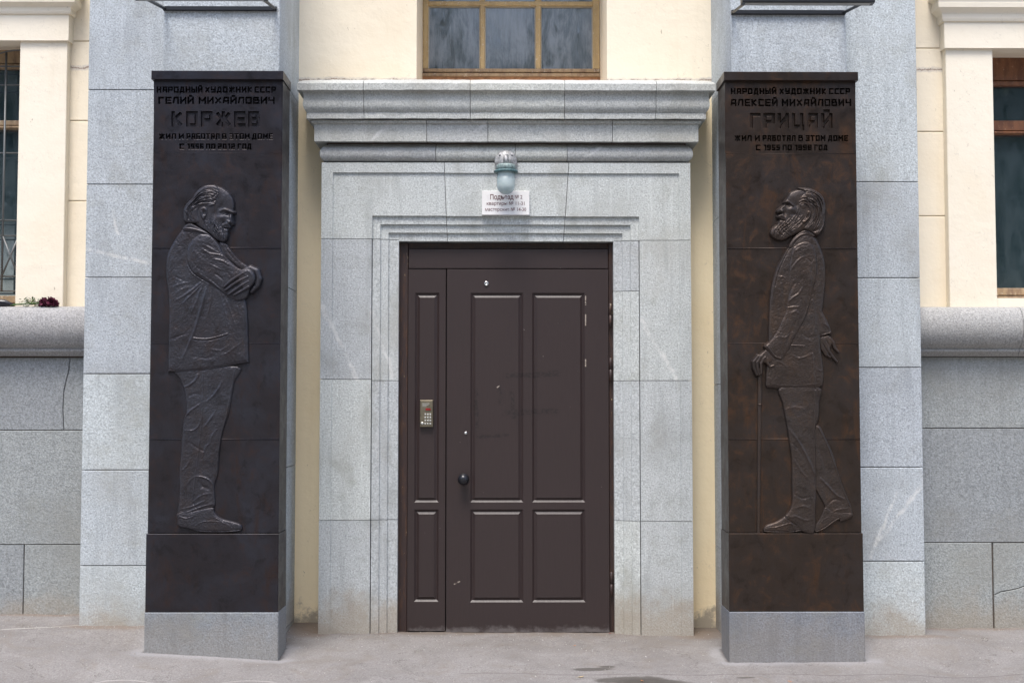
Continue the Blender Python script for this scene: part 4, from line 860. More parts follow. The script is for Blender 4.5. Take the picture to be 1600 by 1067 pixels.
        relief('trousers', mr, fig, [('poly', [(277.6, 576), (281, 592), (287.5, 608), (290.5, 625), (291.7, 641.5), (288, 655), (286, 667), (284.5, 686), (283.3, 706), (280.4, 734), (280.8, 760), (279.5, 785), (277.6, 800), (279, 808), (290, 807.5), (302, 804), (318, 798), (335.5, 791.5), (336, 775), (335.8, 757), (340.9, 740), (342.5, 722), (343.7, 706), (346.5, 684), (352, 664), (357.8, 647), (361, 631), (363.4, 616), (367, 596), (371.8, 572)])], .4, 3.4, 15,
          ridges=[([(287.5, 660), (291, 650), (298.7, 641.5), (312.8, 631.7)], 1.8, 2.4), ([(287, 606), (297, 601), (306, 594), (311, 585)], 1.8, 2.2), ([(319, 668), (328, 657), (338, 642)], 1.8, 1.8), ([(321, 630), (334, 618), (343, 606), (348, 595)], 1.8, 1.8), ([(290, 672), (303, 672), (312, 664), (315, 652)], 1.6, 1.5), ([(307, 744), (318, 745), (328, 750), (333, 757)], 1.6, 2.2), ([(310, 748), (318, 760), (330, 764)], 3, -2.0),
                  ([(318, 582), (317, 640), (313, 690), (306, 745), (302, 780)], .8, .9, 1), ([(367, 580), (362, 610), (355, 646), (344, 690), (339, 735)], .8, 1.0, 1), ([(279, 800), (292, 800), (306, 795), (320, 790), (334, 787)], 1.3, 1.8), ([(283, 795), (297, 792), (310, 787), (322, 781)], 1.4, 1.3), ([(300, 786), (310, 777), (320, 772), (333, 770)], 1.6, 1.2), ([(310, 795), (304, 788), (303, 776)], 1.2, -1.2), ([(296, 690), (310, 700), (322, 705)], 2, -1.3), ([(330, 690), (322, 700), (318, 712)], 2, 1.2), ([(285, 735), (295, 725), (300, 712)], 2, 1.2), ([(295, 620), (305, 615), (315, 618)], 2.2, -1.2), ([(340, 670), (333, 680), (330, 690)], 2, 1.2), ([(291, 760), (298, 750), (304, 745)], 2, 1)],
          noise=[(6, 2.0, 13, 1, 1.5, .7), (3, 1.2, 14, 1.4, 1, .4), (1.7, .5, 15)], cell=.62)
        relief('shoe', mr, fig, [('poly', [(278, 801), (277.4, 812), (278, 820), (284, 824), (292, 825), (303, 828.5), (315, 831), (335, 831.8), (355, 831.8), (370, 831), (377.6, 828.6), (379.2, 824), (377, 819), (370, 816), (359, 813), (349, 810), (341, 805), (336, 799), (332, 792), (300, 798)])], .4, 4.6, 9,
          ridges=[([(280, 826), (303, 827), (340, 829.3), (377, 826.5)], .7, -1.4, 1), ([(304, 824), (312, 817), (325, 813.5), (345, 815), (360, 821)], .9, 1.1), ([(303, 802), (305, 810), (303, 822)], .9, .9), ([(281, 806), (292, 809), (304, 806)], 1.1, 1.3), ([(334, 806), (344, 812), (352, 818)], 1.2, .9), ([(356, 815), (362, 821), (366, 826)], .9, -.6)], noise=[(3, .8, 21), (1.6, .5, 22)], cell=.55)
        relief('sleeve', mr, fig, [('poly', [(343, 379), (354, 381), (362, 391), (369, 400), (378, 409), (388, 417), (384, 424), (374, 420), (362, 410), (350, 398)])], 1.2, 4.0, 8, ridges=[([(358, 390), (366, 398), (374, 409)], 1.5, 1.0), ([(352, 386), (360, 398), (372, 412)], 1.2, -1)], noise=[(3, 1.2, 31, 1, 2, -.7), (1.6, .6, 32)], cell=.5)
        relief('hand', mr, fig, [('cap', [(380, 424), (392, 420.5), (401, 425), (405, 436), (402, 447), (394, 456)], [4, 6, 6.5, 6, 5, 3], 5.5), ('cap', [(404, 440), (400, 450), (394, 457)], [4, 3.4, 2.8], 5.0)], 2.0, 5, 5, ridges=[([(398, 424), (402, 436), (399, 449)], .8, -1.2)], cell=.45, label='knuckles of the far hand')
        relief('sleeve', mr, fig, [('poly', [(311, 367.5), (320, 365.8), (329, 367.5), (338, 375), (344.6, 383.5), (348, 391), (352, 398), (363, 410), (374, 419), (384, 423), (396, 428), (397, 440), (391, 457), (388, 464), (383, 468.6), (373.3, 471.2), (365, 469.3), (356, 464), (343.5, 454.4), (328.6, 444), (314, 436), (303, 428), (297, 418), (293, 406), (293.5, 392), (299, 378)])], 3.6, 5.8, 17,
          ridges=[([(317, 389), (324, 394), (331, 397.5), (342.5, 399), (352, 402), (358, 406)], 1.5, 2.0), ([(337, 406), (345, 407.5), (352, 410), (361, 416)], 1.5, 1.9), ([(318, 383), (330, 388.5), (343, 396)], 1.6, 1.4), ([(337, 428), (345, 433), (352, 439.5)], 2, -1.6), ([(330, 434), (340, 445), (352, 455)], 2.2, -1.2), ([(304, 390), (312, 400), (318, 415)], 3, 1.0), ([(310, 425), (322, 434), (336, 444), (350, 456)], 1.4, 1.1), ([(326, 412), (338, 418), (350, 424)], 1.6, 1.0), ([(300, 405), (310, 418), (322, 426)], 2, -1.1), ([(346, 384), (352, 398), (364, 411), (376, 420)], 1.0, 1.0), ([(304, 372), (297, 388), (296, 404)], 1, -1, 1), ([(355, 425), (363, 432), (366, 438)], 2, -1)],
          noise=[(6, 1.5, 33, 1.6, 1, .6), (3, 1.0, 34, 1.6, 1, .6), (1.6, .5, 35)], cell=.55)
        relief('hand', mr, fig, [('poly', [(374, 426), (381.8, 421.5), (392.4, 421.5), (399, 427.8), (400.6, 437.4), (397.7, 444.5), (391.5, 451), (386, 455), (380, 450), (375, 440)]), ('cap', [(386, 426), (371, 434.5), (360, 442), (352.5, 449)], [3.6, 3.1, 3.0, 2.3], 4.2), ('cap', [(389, 434), (374, 441), (364, 447.5), (354.6, 454.6)], [3.6, 3.1, 3.0, 2.3], 4.4), ('cap', [(390, 441), (378, 448), (368, 454.5), (359.8, 460.6)], [3.4, 2.9, 2.8, 2.2], 4.2), ('cap', [(390, 449), (382, 454), (375, 458), (368, 462)], [3.2, 2.7, 2.6, 2.0], 3.8)], 8.0, 3.6, 9,
          ridges=[([(389, 424), (395, 430), (397, 440)], 1.5, .7), ([(380, 427), (390, 433)], 1.2, .4)], cell=.42)
        relief('collar', mr, fig, [('poly', [(287, 359.6), (290, 354), (296, 350.4), (303.7, 351.5), (315, 358.2), (324, 363.5), (331, 369), (338, 377), (332, 374), (324, 367), (313, 364.5), (300, 363), (292, 362.5)])], 5.0, 2.6, 4, ridges=[([(290, 358), (302, 358.5), (316, 362.5), (328, 368)], .9, .9)], noise=[(2.5, .5, 41)], cell=.45)
        face = [(322, 300), (331.3, 291), (342, 292), (351, 295.9), (360, 302.7), (365, 310.4), (367, 318.2), (367, 325), (366.4, 329.5), (369.4, 332.2), (368.6, 334.9), (365, 336), (365.6, 340), (366.3, 345), (367.2, 349.7), (366, 353), (362.3, 353.9), (363.2, 355.2), (361.8, 358), (358.2, 359.2), (359.3, 361), (357.8, 363.5), (358, 369), (356, 375.6), (352, 379.3), (346.5, 379), (337.5, 374.5), (328.5, 366), (318, 359), (308, 352), (305, 340), (306, 320), (312, 305)]
        relief('head', mr, fig, [('poly', face, 3)], 2.6, 5.6, 12,
          ridges=[([(346.5, 331.5), (350, 329.5), (354.3, 329), (360, 331.2), (366.5, 333.6)], 1.3, 2.4, 1), ([(350, 334), (355, 336.4), (361, 336.2)], .9, .8), ([(348, 355), (352, 352.2), (357, 351.4), (361.8, 355.2)], 1.8, 2.2), ([(352, 357.6), (357, 358), (361.5, 358.2)], .8, -2.4, 1), ([(361.6, 337), (362.6, 344), (364, 349)], 1.5, 1.8, 1), ([(353, 347), (349, 351), (346, 356)], 1.0, -1.0), ([(330, 372), (318, 362), (309, 352)], 1.4, -1.2), ([(352, 360), (355, 362), (357, 362.5)], .9, 1.0)],
          dims=[(357, 335.4, 5.0, 2.6, -4.6, 8), (355.8, 336, 2.0, 1.2, 2.4), (359.4, 348.2, 2.6, 2.3, 3.8), (362.4, 343, 2.2, 5.0, 1.8), (361.2, 351.8, 1.6, .9, -3.0), (347, 341.5, 5, 4, 1.8), (338, 334, 5, 6, -1.6), (352, 350, 3.0, 3.4, -1.6), (350, 369, 6, 6, 1.4), (353, 311, 8, 9, 1.0), (346, 325, 4, 4, -1.4)],
          strands=[([(329, 338), (331, 352), (338, 366), (346, 377)], [(345, 352), (349, 362), (352, 370), (353.5, 377)], 20, .6, 1.0, 1.3), ([(320, 343), (323, 354), (331, 366)], [(335, 342), (338, 352), (345, 360)], 14, .6, .8, 1.1), ([(343, 352), (346, 360), (352, 366)], [(330, 366), (338, 371), (347, 378)], 9, .6, .7, 1.2), ([(351, 353), (349.5, 357), (348.5, 361)], [(361, 354.5), (359, 356), (357, 357.5)], 7, .6, .6, .3)],
          noise=[(1.8, .35, 51)], cell=.38)
        hair = [(331, 290.2), (338, 291), (343.5, 295), (346, 302.5), (343, 309), (341, 317), (337, 323.5), (330, 325), (322, 323.6), (316.5, 325), (312.5, 330), (312.5, 338), (314.5, 345), (313, 350), (305, 350), (296.4, 350), (290.4, 347.5), (288.2, 338.5), (288.4, 329.5), (291.4, 322), (297, 315.5), (302.6, 310.5), (306.6, 303), (314.5, 295.2), (322.9, 291)]
        relief('hair', mr, fig, [('poly', hair, 3)], 5.2, 4.6, 14,
          strands=[([(345, 301), (333, 297), (318, 300), (305, 312), (292, 326), (290, 340)], [(338, 322), (328, 320), (316, 321), (306, 326), (299, 336), (304, 349)], 24, .7, 1.3, 1.2), ([(311, 325), (304, 330), (302, 340), (309, 349)], [(299, 318), (292, 328), (291, 338), (296, 348)], 11, .7, 1.0, .9)],
          ridges=[([(343, 303), (332, 310), (318, 312), (308, 318)], 1.2, -1.4), ([(341, 314), (328, 317), (315, 318), (305, 325)], 1.2, -1.8), ([(342, 318), (330, 323), (318, 324)], 1.2, 1.2)], noise=[(2, .4, 52)], cell=.38)
        relief('ear', mr, fig, [('poly', [(316, 326), (321, 324), (325.5, 327), (326, 333), (324, 340), (321, 344.6), (317.5, 343), (315, 336), (314.6, 330)])], 6.8, 3.4, 3.5, ridges=[([(317.5, 329), (321, 327), (324, 330)], .7, 1.0, 1), ([(317, 332), (317.4, 338), (320, 342)], .7, .8, 1)], dims=[(321, 334, 1.9, 3.0, -4.0), (322.5, 339, 1.4, 1.4, 1.2)], cell=.35)
    else:
        relief_legs = relief
        body = relief('relief_figure', mr, t, [('poly', [(1245, 369), (1238, 376), (1233, 382.2), (1225.8, 394.4), (1214.8, 413.9), (1208.7, 431), (1204.5, 448), (1202, 467.5), (1200.8, 492), (1200, 514.4), (1200, 532), (1199, 552), (1196.6, 573), (1195.3, 599), (1197, 604.6), (1201, 606.6), (1221, 607.8), (1250, 608), (1271, 608), (1279, 606), (1285.8, 600), (1286, 575.3), (1284, 558), (1281.6, 538.7), (1281.9, 514.4), (1284.5, 486), (1288, 455.3), (1289.4, 433.4), (1288.2, 410.2), (1284.3, 394.4), (1278.2, 379.7), (1272, 370), (1258, 364)])], 1.2, 5.2, 21,
          ridges=[([(1243, 372), (1232, 386), (1221, 407), (1213, 428), (1208, 450), (1205, 475)], .9, 1.3, 1), ([(1248, 372), (1237, 384), (1227, 400), (1216, 424), (1210, 448)], .9, -1.0, 1), ([(1236, 539.8), (1247, 540.3), (1256, 540.8)], .8, 1.8, 1), ([(1268, 552), (1270, 575), (1272.5, 606)], .9, 1.6, 1), ([(1215, 433), (1221, 433), (1226, 435.5)], .8, 1.6), ([(1235, 555), (1250, 560), (1266, 553)], 1.8, 1.3), ([(1200, 600), (1240, 603), (1280, 599)], 1.2, .8), ([(1230, 575), (1215, 565), (1208, 570)], 2, 1.0), ([(1273, 395), (1277, 420), (1276, 445)], 2, -1.2), ([(1268, 470), (1272, 500), (1270, 540)], 2.2, 1.0), ([(1225, 440), (1222, 460), (1223, 480)], 2.5, -1.2), ([(1277, 577), (1281, 580), (1284, 578)], 1.2, 1.3), ([(1250, 520), (1262, 528), (1276, 525)], 2.4, -1.0)],
          noise=[(7, 1.2, 61, 1, 1.6, .2), (3, .8, 62), (1.7, .5, 63)], cell=.62)
        fig = body
        relief('trousers', mr, fig, [('poly', [(1279, 664), (1288.7, 682), (1300, 706.2), (1308, 732), (1314, 751.2), (1323, 774), (1329.6, 790.5), (1331, 804), (1320, 806.5), (1308.4, 809), (1296, 809.5), (1288, 808), (1286, 799), (1288.2, 791), (1283, 780), (1277, 769), (1268, 750), (1264, 700), (1266, 672)])], .3, 2.4, 10,
          ridges=[([(1278, 668), (1292, 695), (1303, 725), (1316, 762), (1327, 790)], .9, 1.6, 1), ([(1279, 745), (1292, 758), (1305, 772), (1320, 780)], 2, 1.8), ([(1290, 790), (1302, 780), (1314, 782)], 2, -1.5), ([(1296, 804), (1308, 796), (1326, 794)], 1.8, 1.2), ([(1278, 700), (1286, 720), (1290, 745)], 2.2, -1.2)], noise=[(5, 1.5, 71, 1, 1.6, -.5), (2.4, .8, 72)], cell=.6, label='far trouser leg stepping back')
        relief('trousers', mr, fig, [('poly', [(1218.4, 604), (1222, 630), (1226.8, 655.6), (1232.5, 689.3), (1236, 717.4), (1236.6, 750), (1237, 779.3), (1235, 792), (1227, 806), (1226, 811), (1236, 817), (1247, 826), (1256, 831.6), (1271.8, 831.8), (1274, 800), (1274.8, 773.7), (1274.8, 728.7), (1273.5, 690), (1274, 668), (1278.8, 652.8), (1279.5, 630), (1279, 604)])], 1.2, 4.4, 15,
          ridges=[([(1230, 668), (1243, 685), (1255, 705), (1266, 728), (1272, 742)], 2.2, 2.2), ([(1272.6, 610), (1272, 650), (1271.5, 690), (1273, 740)], .8, 1.3, 1), ([(1233, 690), (1245, 700), (1256, 718)], 2, -1.2), ([(1238, 715), (1250, 735), (1262, 748)], 2, 1.2), ([(1230, 808), (1242, 806), (1256, 812), (1270, 810)], 2, 1.2), ([(1240, 770), (1252, 778), (1268, 774)], 2, -1.0), ([(1225, 640), (1240, 636), (1258, 640)], 2.4, 1.0), ([(1240, 795), (1252, 790), (1268, 795)], 2, 1.1)],
          noise=[(6, 1.5, 73, 1, 1.5, .5), (3, 1.0, 74, 1.4, 1, .3), (1.7, .5, 75)], cell=.62)
        relief('shoe', mr, fig, [('poly', [(1289, 792), (1284, 802), (1279, 812), (1273.5, 820), (1272.5, 829), (1275, 831.5), (1283, 829), (1292, 824), (1302, 817), (1311, 811.5), (1312.5, 814.8), (1322, 812), (1331, 807.5), (1331, 801), (1315, 800), (1300, 797)])], .3, 3.0, 6, ridges=[([(1275, 829), (1288, 823), (1300, 814), (1310, 808)], .7, -1.3, 1), ([(1281, 818), (1288, 810), (1300, 806)], .8, .9)], noise=[(2.4, .6, 76)], cell=.5)
        relief('shoe', mr, fig, [('poly', [(1240, 786), (1236, 793), (1230, 800), (1226, 805), (1220, 810), (1210, 815.5), (1199, 819), (1193.4, 823), (1192, 827), (1193.6, 830.6), (1204.3, 832.2), (1232, 832.2), (1250, 830), (1256, 826), (1256, 805), (1250, 790)])], .4, 4.2, 9,
          ridges=[([(1194, 828), (1215, 829.3), (1235, 829.5), (1252, 826)], .7, -1.4, 1), ([(1196, 822.5), (1208, 823.5), (1222, 820), (1234, 817), (1238, 820)], .8, 1.2), ([(1225, 806.5), (1232, 812), (1244, 820)], .9, -1.2, 1), ([(1228, 805), (1238, 812), (1249, 822)], .9, 1.2, 1)], noise=[(2.4, .6, 77)], cell=.5)
        relief('walking_stick', mr, fig, [('cap', [(1187.2, 583), (1186.8, 632)], [3.5, 3.4], 3.6), ('cap', [(1186.6, 632), (1184.8, 832)], [3.0, 2.6], 3.0)], .5, 3, 3, ridges=[([(1183, 632), (1191, 632)], .6, .9, 1)], noise=[(2.5, .5, 78)], cell=.5)
        relief('sleeve', mr, fig, [('poly', [(1282, 485), (1286, 490), (1291, 499.7), (1296.5, 512), (1298.6, 521.7), (1293, 523.6), (1288, 525), (1281, 527), (1276, 520), (1276, 500)])], .8, 4.0, 8, ridges=[([(1283, 524), (1290, 522), (1297, 519.6)], .8, 1.0, 1), ([(1284, 505), (1290, 508), (1295, 514)], 1.5, 1.0)], noise=[(3, 1.0, 79), (1.6, .4, 80)], cell=.5)
        relief('hand', mr, fig, [('poly', [(1281, 527), (1288, 525), (1294.5, 524), (1298, 529), (1300, 536), (1297, 544), (1295, 552), (1290, 557.6), (1285.5, 552), (1281.5, 545), (1280, 535)]), ('cap', [(1296, 529), (1301.5, 536), (1303.5, 543.5), (1309, 550)], [3.2, 2.8, 2.6, 2.2], 3.6), ('cap', [(1291, 541), (1295.5, 550), (1299.5, 556.5), (1306.6, 565)], [3.2, 2.9, 2.7, 2.2], 3.8), ('cap', [(1287, 545), (1290, 553), (1296, 558)], [3, 2.6, 2.2], 3.4)], .6, 3.6, 7, ridges=[([(1284, 536), (1289, 545), (1293, 552)], .8, -1.3), ([(1290, 532), (1295, 541)], .8, -.9)], cell=.42)
        relief('sleeve', mr, fig, [('poly', [(1236, 389), (1241, 384), (1247, 380), (1257.5, 377.4), (1266, 380), (1272, 389), (1275.8, 408), (1275.2, 431), (1268.5, 457.7), (1263.6, 479.7), (1257.5, 499.2), (1250.2, 512), (1238, 534), (1229, 552), (1223, 561), (1218, 564), (1208.7, 560.7), (1200, 552), (1193, 543), (1194, 539.5), (1201.4, 532.7), (1212.4, 516.8), (1219, 502), (1225, 489), (1227, 478), (1228.2, 470), (1231.5, 455), (1231, 440), (1230.7, 425), (1233, 405)])], 3.4, 5.4, 16,
          ridges=[([(1229, 473), (1238, 465), (1246, 459), (1252, 449)], 1.3, 2.3), ([(1227, 482), (1236, 480.4), (1248, 480)], 1.1, 1.8), ([(1234, 424), (1240, 414), (1248, 405), (1256, 402)], 1.6, 1.8), ([(1235, 402), (1241, 393), (1248, 388)], 1.6, 1.0), ([(1242, 440), (1236, 450), (1230, 462)], 1.8, -1.4), ([(1258, 404), (1266, 410), (1270, 402)], 2, -1.2), ([(1262, 420), (1264, 445), (1256, 470)], 3, 1.2), ([(1233, 491), (1240, 487), (1246, 492)], 2.2, 1.4), ([(1243, 500), (1234, 520), (1226, 540)], 2.4, -1.3), ([(1196, 540), (1203, 549), (1210, 557.5), (1219, 560)], .9, 1.2, 1), ([(1215, 525), (1224, 528), (1232, 522)], 2, 1.0), ([(1272, 400), (1272.5, 430), (1266, 458), (1260, 482), (1250, 506)], 1.0, .8, 1)],
          noise=[(6, 1.3, 81, 1, 1.5, .4), (3, .8, 82), (1.7, .4, 83)], cell=.55)
        relief('hand', mr, fig, [('poly', [(1197.5, 547), (1191, 550), (1184, 555.5), (1178, 562), (1180, 568), (1188, 568), (1193, 567), (1199, 569), (1206, 565), (1210, 561)]), ('cap', [(1184, 557), (1176.6, 565.6), (1177.2, 575), (1181.6, 586)], [3.4, 3.0, 2.8, 2.2], 3.6), ('cap', [(1189, 557), (1182, 566.5), (1182.6, 576), (1185, 586)], [3.2, 3.0, 2.7, 2.2], 4.2), ('cap', [(1194, 559), (1188, 568), (1188.2, 577), (1188, 584)], [3.2, 2.9, 2.6, 2.2], 4.2), ('cap', [(1198, 560), (1198.5, 568), (1202, 573), (1208, 571)], [3.2, 2.8, 2.6, 1.8], 4.0)], 3.4, 3.6, 8, ridges=[([(1192, 552), (1184, 561)], 1, .7), ([(1196, 556), (1189, 563)], 1, .7)], cell=.42)
        relief('collar', mr, fig, [('poly', [(1231, 387), (1234, 379), (1241, 370), (1250, 363), (1258, 360), (1266, 363), (1273, 370), (1267, 371), (1257, 369), (1248, 373), (1241, 380), (1236, 388)])], 4.0, 2.4, 4, ridges=[([(1234, 384), (1241, 375), (1250, 368), (1260, 366)], .9, .9)], noise=[(2.5, .5, 84)], cell=.45)
        face = [(1235, 301), (1230.6, 306), (1227.2, 311.5), (1223.4, 316.4), (1222.9, 318.6), (1224, 320.4), (1219.4, 323.6), (1213.7, 328), (1212, 331), (1213.4, 334), (1218.6, 335.3), (1214, 337), (1212.3, 340), (1215, 342.9), (1217, 344.6), (1214, 348), (1212.8, 351.6), (1207.5, 355), (1203, 360.5), (1202.3, 367.5), (1208, 373.3), (1216, 376.6), (1225, 375.8), (1233, 371.2), (1244, 366), (1254, 361), (1264, 355), (1270, 340), (1270, 320), (1262, 303), (1250, 297)]
        relief('head', mr, fig, [('poly', face, 3)], 2.6, 5.6, 12,
          ridges=[([(1223.6, 317.5), (1228.4, 316.2), (1233, 319.2), (1237, 322.5)], 1.3, 2.3, 1), ([(1227, 323.6), (1230.5, 324.6), (1234, 323)], .8, .9), ([(1225.5, 322), (1220.5, 326), (1216.5, 330)], 1.6, 1.8, 1), ([(1214.5, 339.5), (1218.5, 337.4), (1223, 340), (1226, 346)], 1.9, 2.2), ([(1216.8, 343.6), (1220, 344.6), (1223, 346)], .8, -2.4, 1), ([(1223, 329), (1223.2, 335), (1225, 341)], 1.0, -1.8), ([(1215.5, 347.5), (1219, 348.4)], 1.0, 1.1), ([(1232, 371), (1245, 364), (1258, 357)], 1.4, -1.0)],
          dims=[(1229.4, 321.6, 4.4, 2.2, -4.2, 20), (1230, 322.6, 1.9, 1.1, 2.2), (1220.2, 331.2, 2.4, 2.2, 3.6), (1218, 334.4, 1.6, .9, -3.0), (1234, 329, 5.5, 4.0, 2.4), (1239, 336, 4.5, 3, -2.2), (1226, 333, 1.6, 4, -2.0), (1213, 364, 7, 6, 1.8), (1236, 309, 8, 7, 1.0), (1243, 322, 3, 4, -1.4)],
          strands=[([(1228, 342), (1222, 350), (1213, 358), (1207, 368)], [(1252, 345), (1245, 355), (1234, 364), (1222, 373)], 22, .6, 1.1, 1.3), ([(1207, 356), (1214, 366), (1226, 373)], [(1226, 350), (1232, 358), (1243, 365)], 10, .6, .7, 1.3), ([(1244, 326), (1241, 334), (1234, 344)], [(1256, 344), (1250, 352), (1240, 360)], 10, .75, .8, .7), ([(1213, 352), (1206, 360), (1206, 368)], [(1224, 352), (1218, 364), (1214, 374)], 7, .8, .8, .5)],
          noise=[(1.8, .35, 91)], cell=.38)
        hair = [(1246, 295.8), (1252, 294.6), (1264.3, 295.7), (1274.5, 299.8), (1282.6, 306.6), (1287.2, 317), (1288.6, 327.2), (1287.8, 338.5), (1286.7, 350), (1284, 360), (1278.2, 368), (1273.3, 368.8), (1265.5, 363), (1257.6, 360.6), (1254, 357), (1259, 350), (1264, 342), (1265, 334), (1260, 328), (1254, 330), (1248.5, 327), (1245, 321.6), (1245.4, 314), (1249.5, 307), (1256, 301.4)]
        relief('hair', mr, fig, [('poly', hair, 3)], 5.0, 4.6, 14,
          strands=[([(1250, 298), (1266, 299), (1281, 310), (1286, 330), (1284, 350), (1277, 366)], [(1250, 318), (1261, 319), (1270, 328), (1270, 342), (1265, 352), (1260, 359)], 24, .7, 1.3, 1.3), ([(1247, 312), (1256, 308), (1266, 316), (1272, 326)], [(1247, 324), (1254, 320), (1260, 324), (1266, 332)], 7, .9, 1.2, .8)],
          ridges=[([(1276, 358), (1272, 362), (1266, 361)], 2.2, -2.0), ([(1285, 345), (1283, 358), (1276, 365)], 1.8, 1.5), ([(1248, 300), (1262, 299), (1276, 306), (1284, 318), (1286, 335)], .8, 1.0, 1)], noise=[(2, .5, 92)], cell=.38)
        relief('ear', mr, fig, [('poly', [(1259, 331.5), (1263, 330.5), (1265.6, 334), (1264.8, 340), (1261, 345.5), (1256, 349.8), (1251.5, 350.3), (1250.6, 347), (1254, 343), (1257.6, 337)])], 6.6, 3.2, 3.4, ridges=[([(1260.5, 333), (1263.4, 335), (1262, 341), (1257, 346)], .7, 1.0, 1), ([(1253, 348), (1257, 346.6), (1260, 343)], .8, 1.0, 1)], dims=[(1259.6, 339.5, 1.6, 2.8, -3.6, 30)], cell=.35)
stele('L'); stele('R')

# ---- black picture lights over the steles
def stele_light(L):
    wy = YP; a, b_ = (X(256, wy, 15), X(433, wy, 15)) if L else (X(1142, wy, 20), X(1320, wy, 20)); zw = Z(16 if L else 20, wy)
    by = -.92; xc = (a + b_) / 2; zb = Z(-4 if L else 1, by)
    t = thing('picture_light', 'black framed picture light on the pilaster above the %s stele' % ('left' if L else 'right'), 'lamp', (xc, wy, zw), 'black lights above the steles')
    MB().box(a, b_, wy - .022, wy - .001, zw - .012, zw + .012, .002).build('wall_bar', M['black_metal'], t)
    for x_ in (a + .009, b_ - .009):
        m = MB(); p0_, p1_ = Vector((x_, wy - .012, zw)), Vector((x_, by + .03, zb + .005)); m.tube([p0_, p1_], .0105, 4); o = m.build('arm', M['black_metal'], t)
        for p in o.data.polygons: p.use_smooth = False
    MB().box(xc - .36, xc + .36, by - .03, by + .03, zb - .016, zb + .016, .003).build('lamp_housing', M['black_metal'], t)
    MB().box(xc - .34, xc + .34, by - .018, by + .018, zb - .018, zb - .0155).build('lamp_lens', simple('lamp_lens', (.25, .24, .22), .3), t)
stele_light(True); stele_light(False)

# ---- flowers and dark object on the left sill
zs_ = Z(479.5, YB - .06) + .001; fy = YB - .045
M['stem'] = simple('green_stem', (.07, .12, .03), .6); M['white_petal'] = simple('white_petal', (.72, .72, .60), .7, var=.2); M['maroon'] = simple('maroon_petal', (.13, .012, .045), .75, var=.5, sc=80)
M['leaf_green'] = simple('leaf_green', (.26, .32, .07), .6, var=.4)
bq = thing('flower_bouquet', 'faded bouquet of white and maroon flowers lying on the left window ledge', 'flowers', (X(55, fy, 478), fy, zs_))
fx = lambda px: X(px, fy, 476)
for k in range(9):
    a0, a1 = fx(14 + random.uniform(0, 8)), fx(42 + random.uniform(0, 30)); y0 = fy + random.uniform(-.03, .03)
    MB().tube([(a0, y0, zs_ + .006 + k * .001), ((a0 + a1) / 2, y0 + random.uniform(-.02, .02), zs_ + .010 + random.random() * .01), (a1, fy + random.uniform(-.03, .03), zs_ + .012 + random.random() * .02)], .0024, 6).build('stem', M['stem'], bq)
def petals(c, r, n, mat, name):
    m = MB(); c = Vector(c)
    for k in range(n):
        d = Vector((random.gauss(0, 1), random.gauss(0, 1), random.gauss(.4, .8))).normalized(); t_ = d.cross(Vector((random.random(), random.random(), random.random()))).normalized(); s_ = d.cross(t_); w_ = r * random.uniform(.30, .5)
        p = c + d * r * .25; q = c + d * r * random.uniform(.75, 1.1)
        m.add([p - t_ * w_ * .3, q - t_ * w_ + s_ * w_ * .2, q + d * w_ * .4 + s_ * w_ * .1, q + t_ * w_ - s_ * w_ * .2, p + t_ * w_ * .3], [(0, 1, 2, 3, 4)])
    for v_i in range(len(m.v)):
        if m.v[v_i][2] < zs_ + .001: m.v[v_i] = (m.v[v_i][0], m.v[v_i][1], zs_ + .001)
    return m.build(name, mat, bq, fixn=False)
for (px, dz, r) in ((64, .014, .020), (70, .020, .022), (77, .024, .023), (83, .018, .023), (88, .010, .020), (74, .006, .018), (80, .006, .018), (68, .004, .016)): petals((fx(px), fy + random.uniform(-.022, .005), zs_ + dz * 1.2), r * 1.25, 60, M['maroon'], 'maroon_flower')
for k in range(22): petals((fx(random.uniform(37, 64)), fy + random.uniform(-.02, .015), zs_ + random.uniform(.006, .045) * (1 if k % 3 else .5)), .0115, 16, M['white_petal'], 'white_flower')
for k in range(26):
    c_ = Vector((fx(random.uniform(32, 64)), fy + random.uniform(-.02, .015), zs_ + random.uniform(.004, .045))); a = random.uniform(0, 6.28); e_ = random.uniform(-.4, .9)
    d = Vector((math.cos(a), math.sin(a), e_)).normalized(); t_ = d.cross(Vector((0, 0, 1))).normalized(); l_ = random.uniform(.022, .042)
    m = MB(); m.add([c_, c_ + d * l_ * .5 + t_ * l_ * .2, c_ + d * l_, c_ + d * l_ * .5 - t_ * l_ * .2, c_ + d * l_ * .5 + Vector((0, 0, -.003))], [(0, 1, 4), (1, 2, 4), (2, 3, 4), (3, 0, 4)])
    m.v = [(v[0], v[1], max(v[2], zs_ + .001)) for v in m.v]; m.build('leaf', M['leaf_green'] if k % 2 else M['stem'], bq, fixn=False)
vz = zs_ + .0; vx = X(4, fy, 474)
m = MB(); rr = .023; m.tube([(vx - .09, fy - .01, vz + rr), (vx - .02, fy - .008, vz + rr), (vx + .02, fy - .005, vz + rr * .9), (vx + .05, fy - .004, vz + rr * .55), (vx + .072, fy - .003, vz + .006)], [rr * .9, rr, rr * .88, rr * .5, .005], 20)
cone = m.build('black_wrap', simple('black_wrap', (.012, .012, .018), .22), None); tag(cone, 'black shiny tapered wrap lying on the ledge left of the bouquet', 'wrapping')

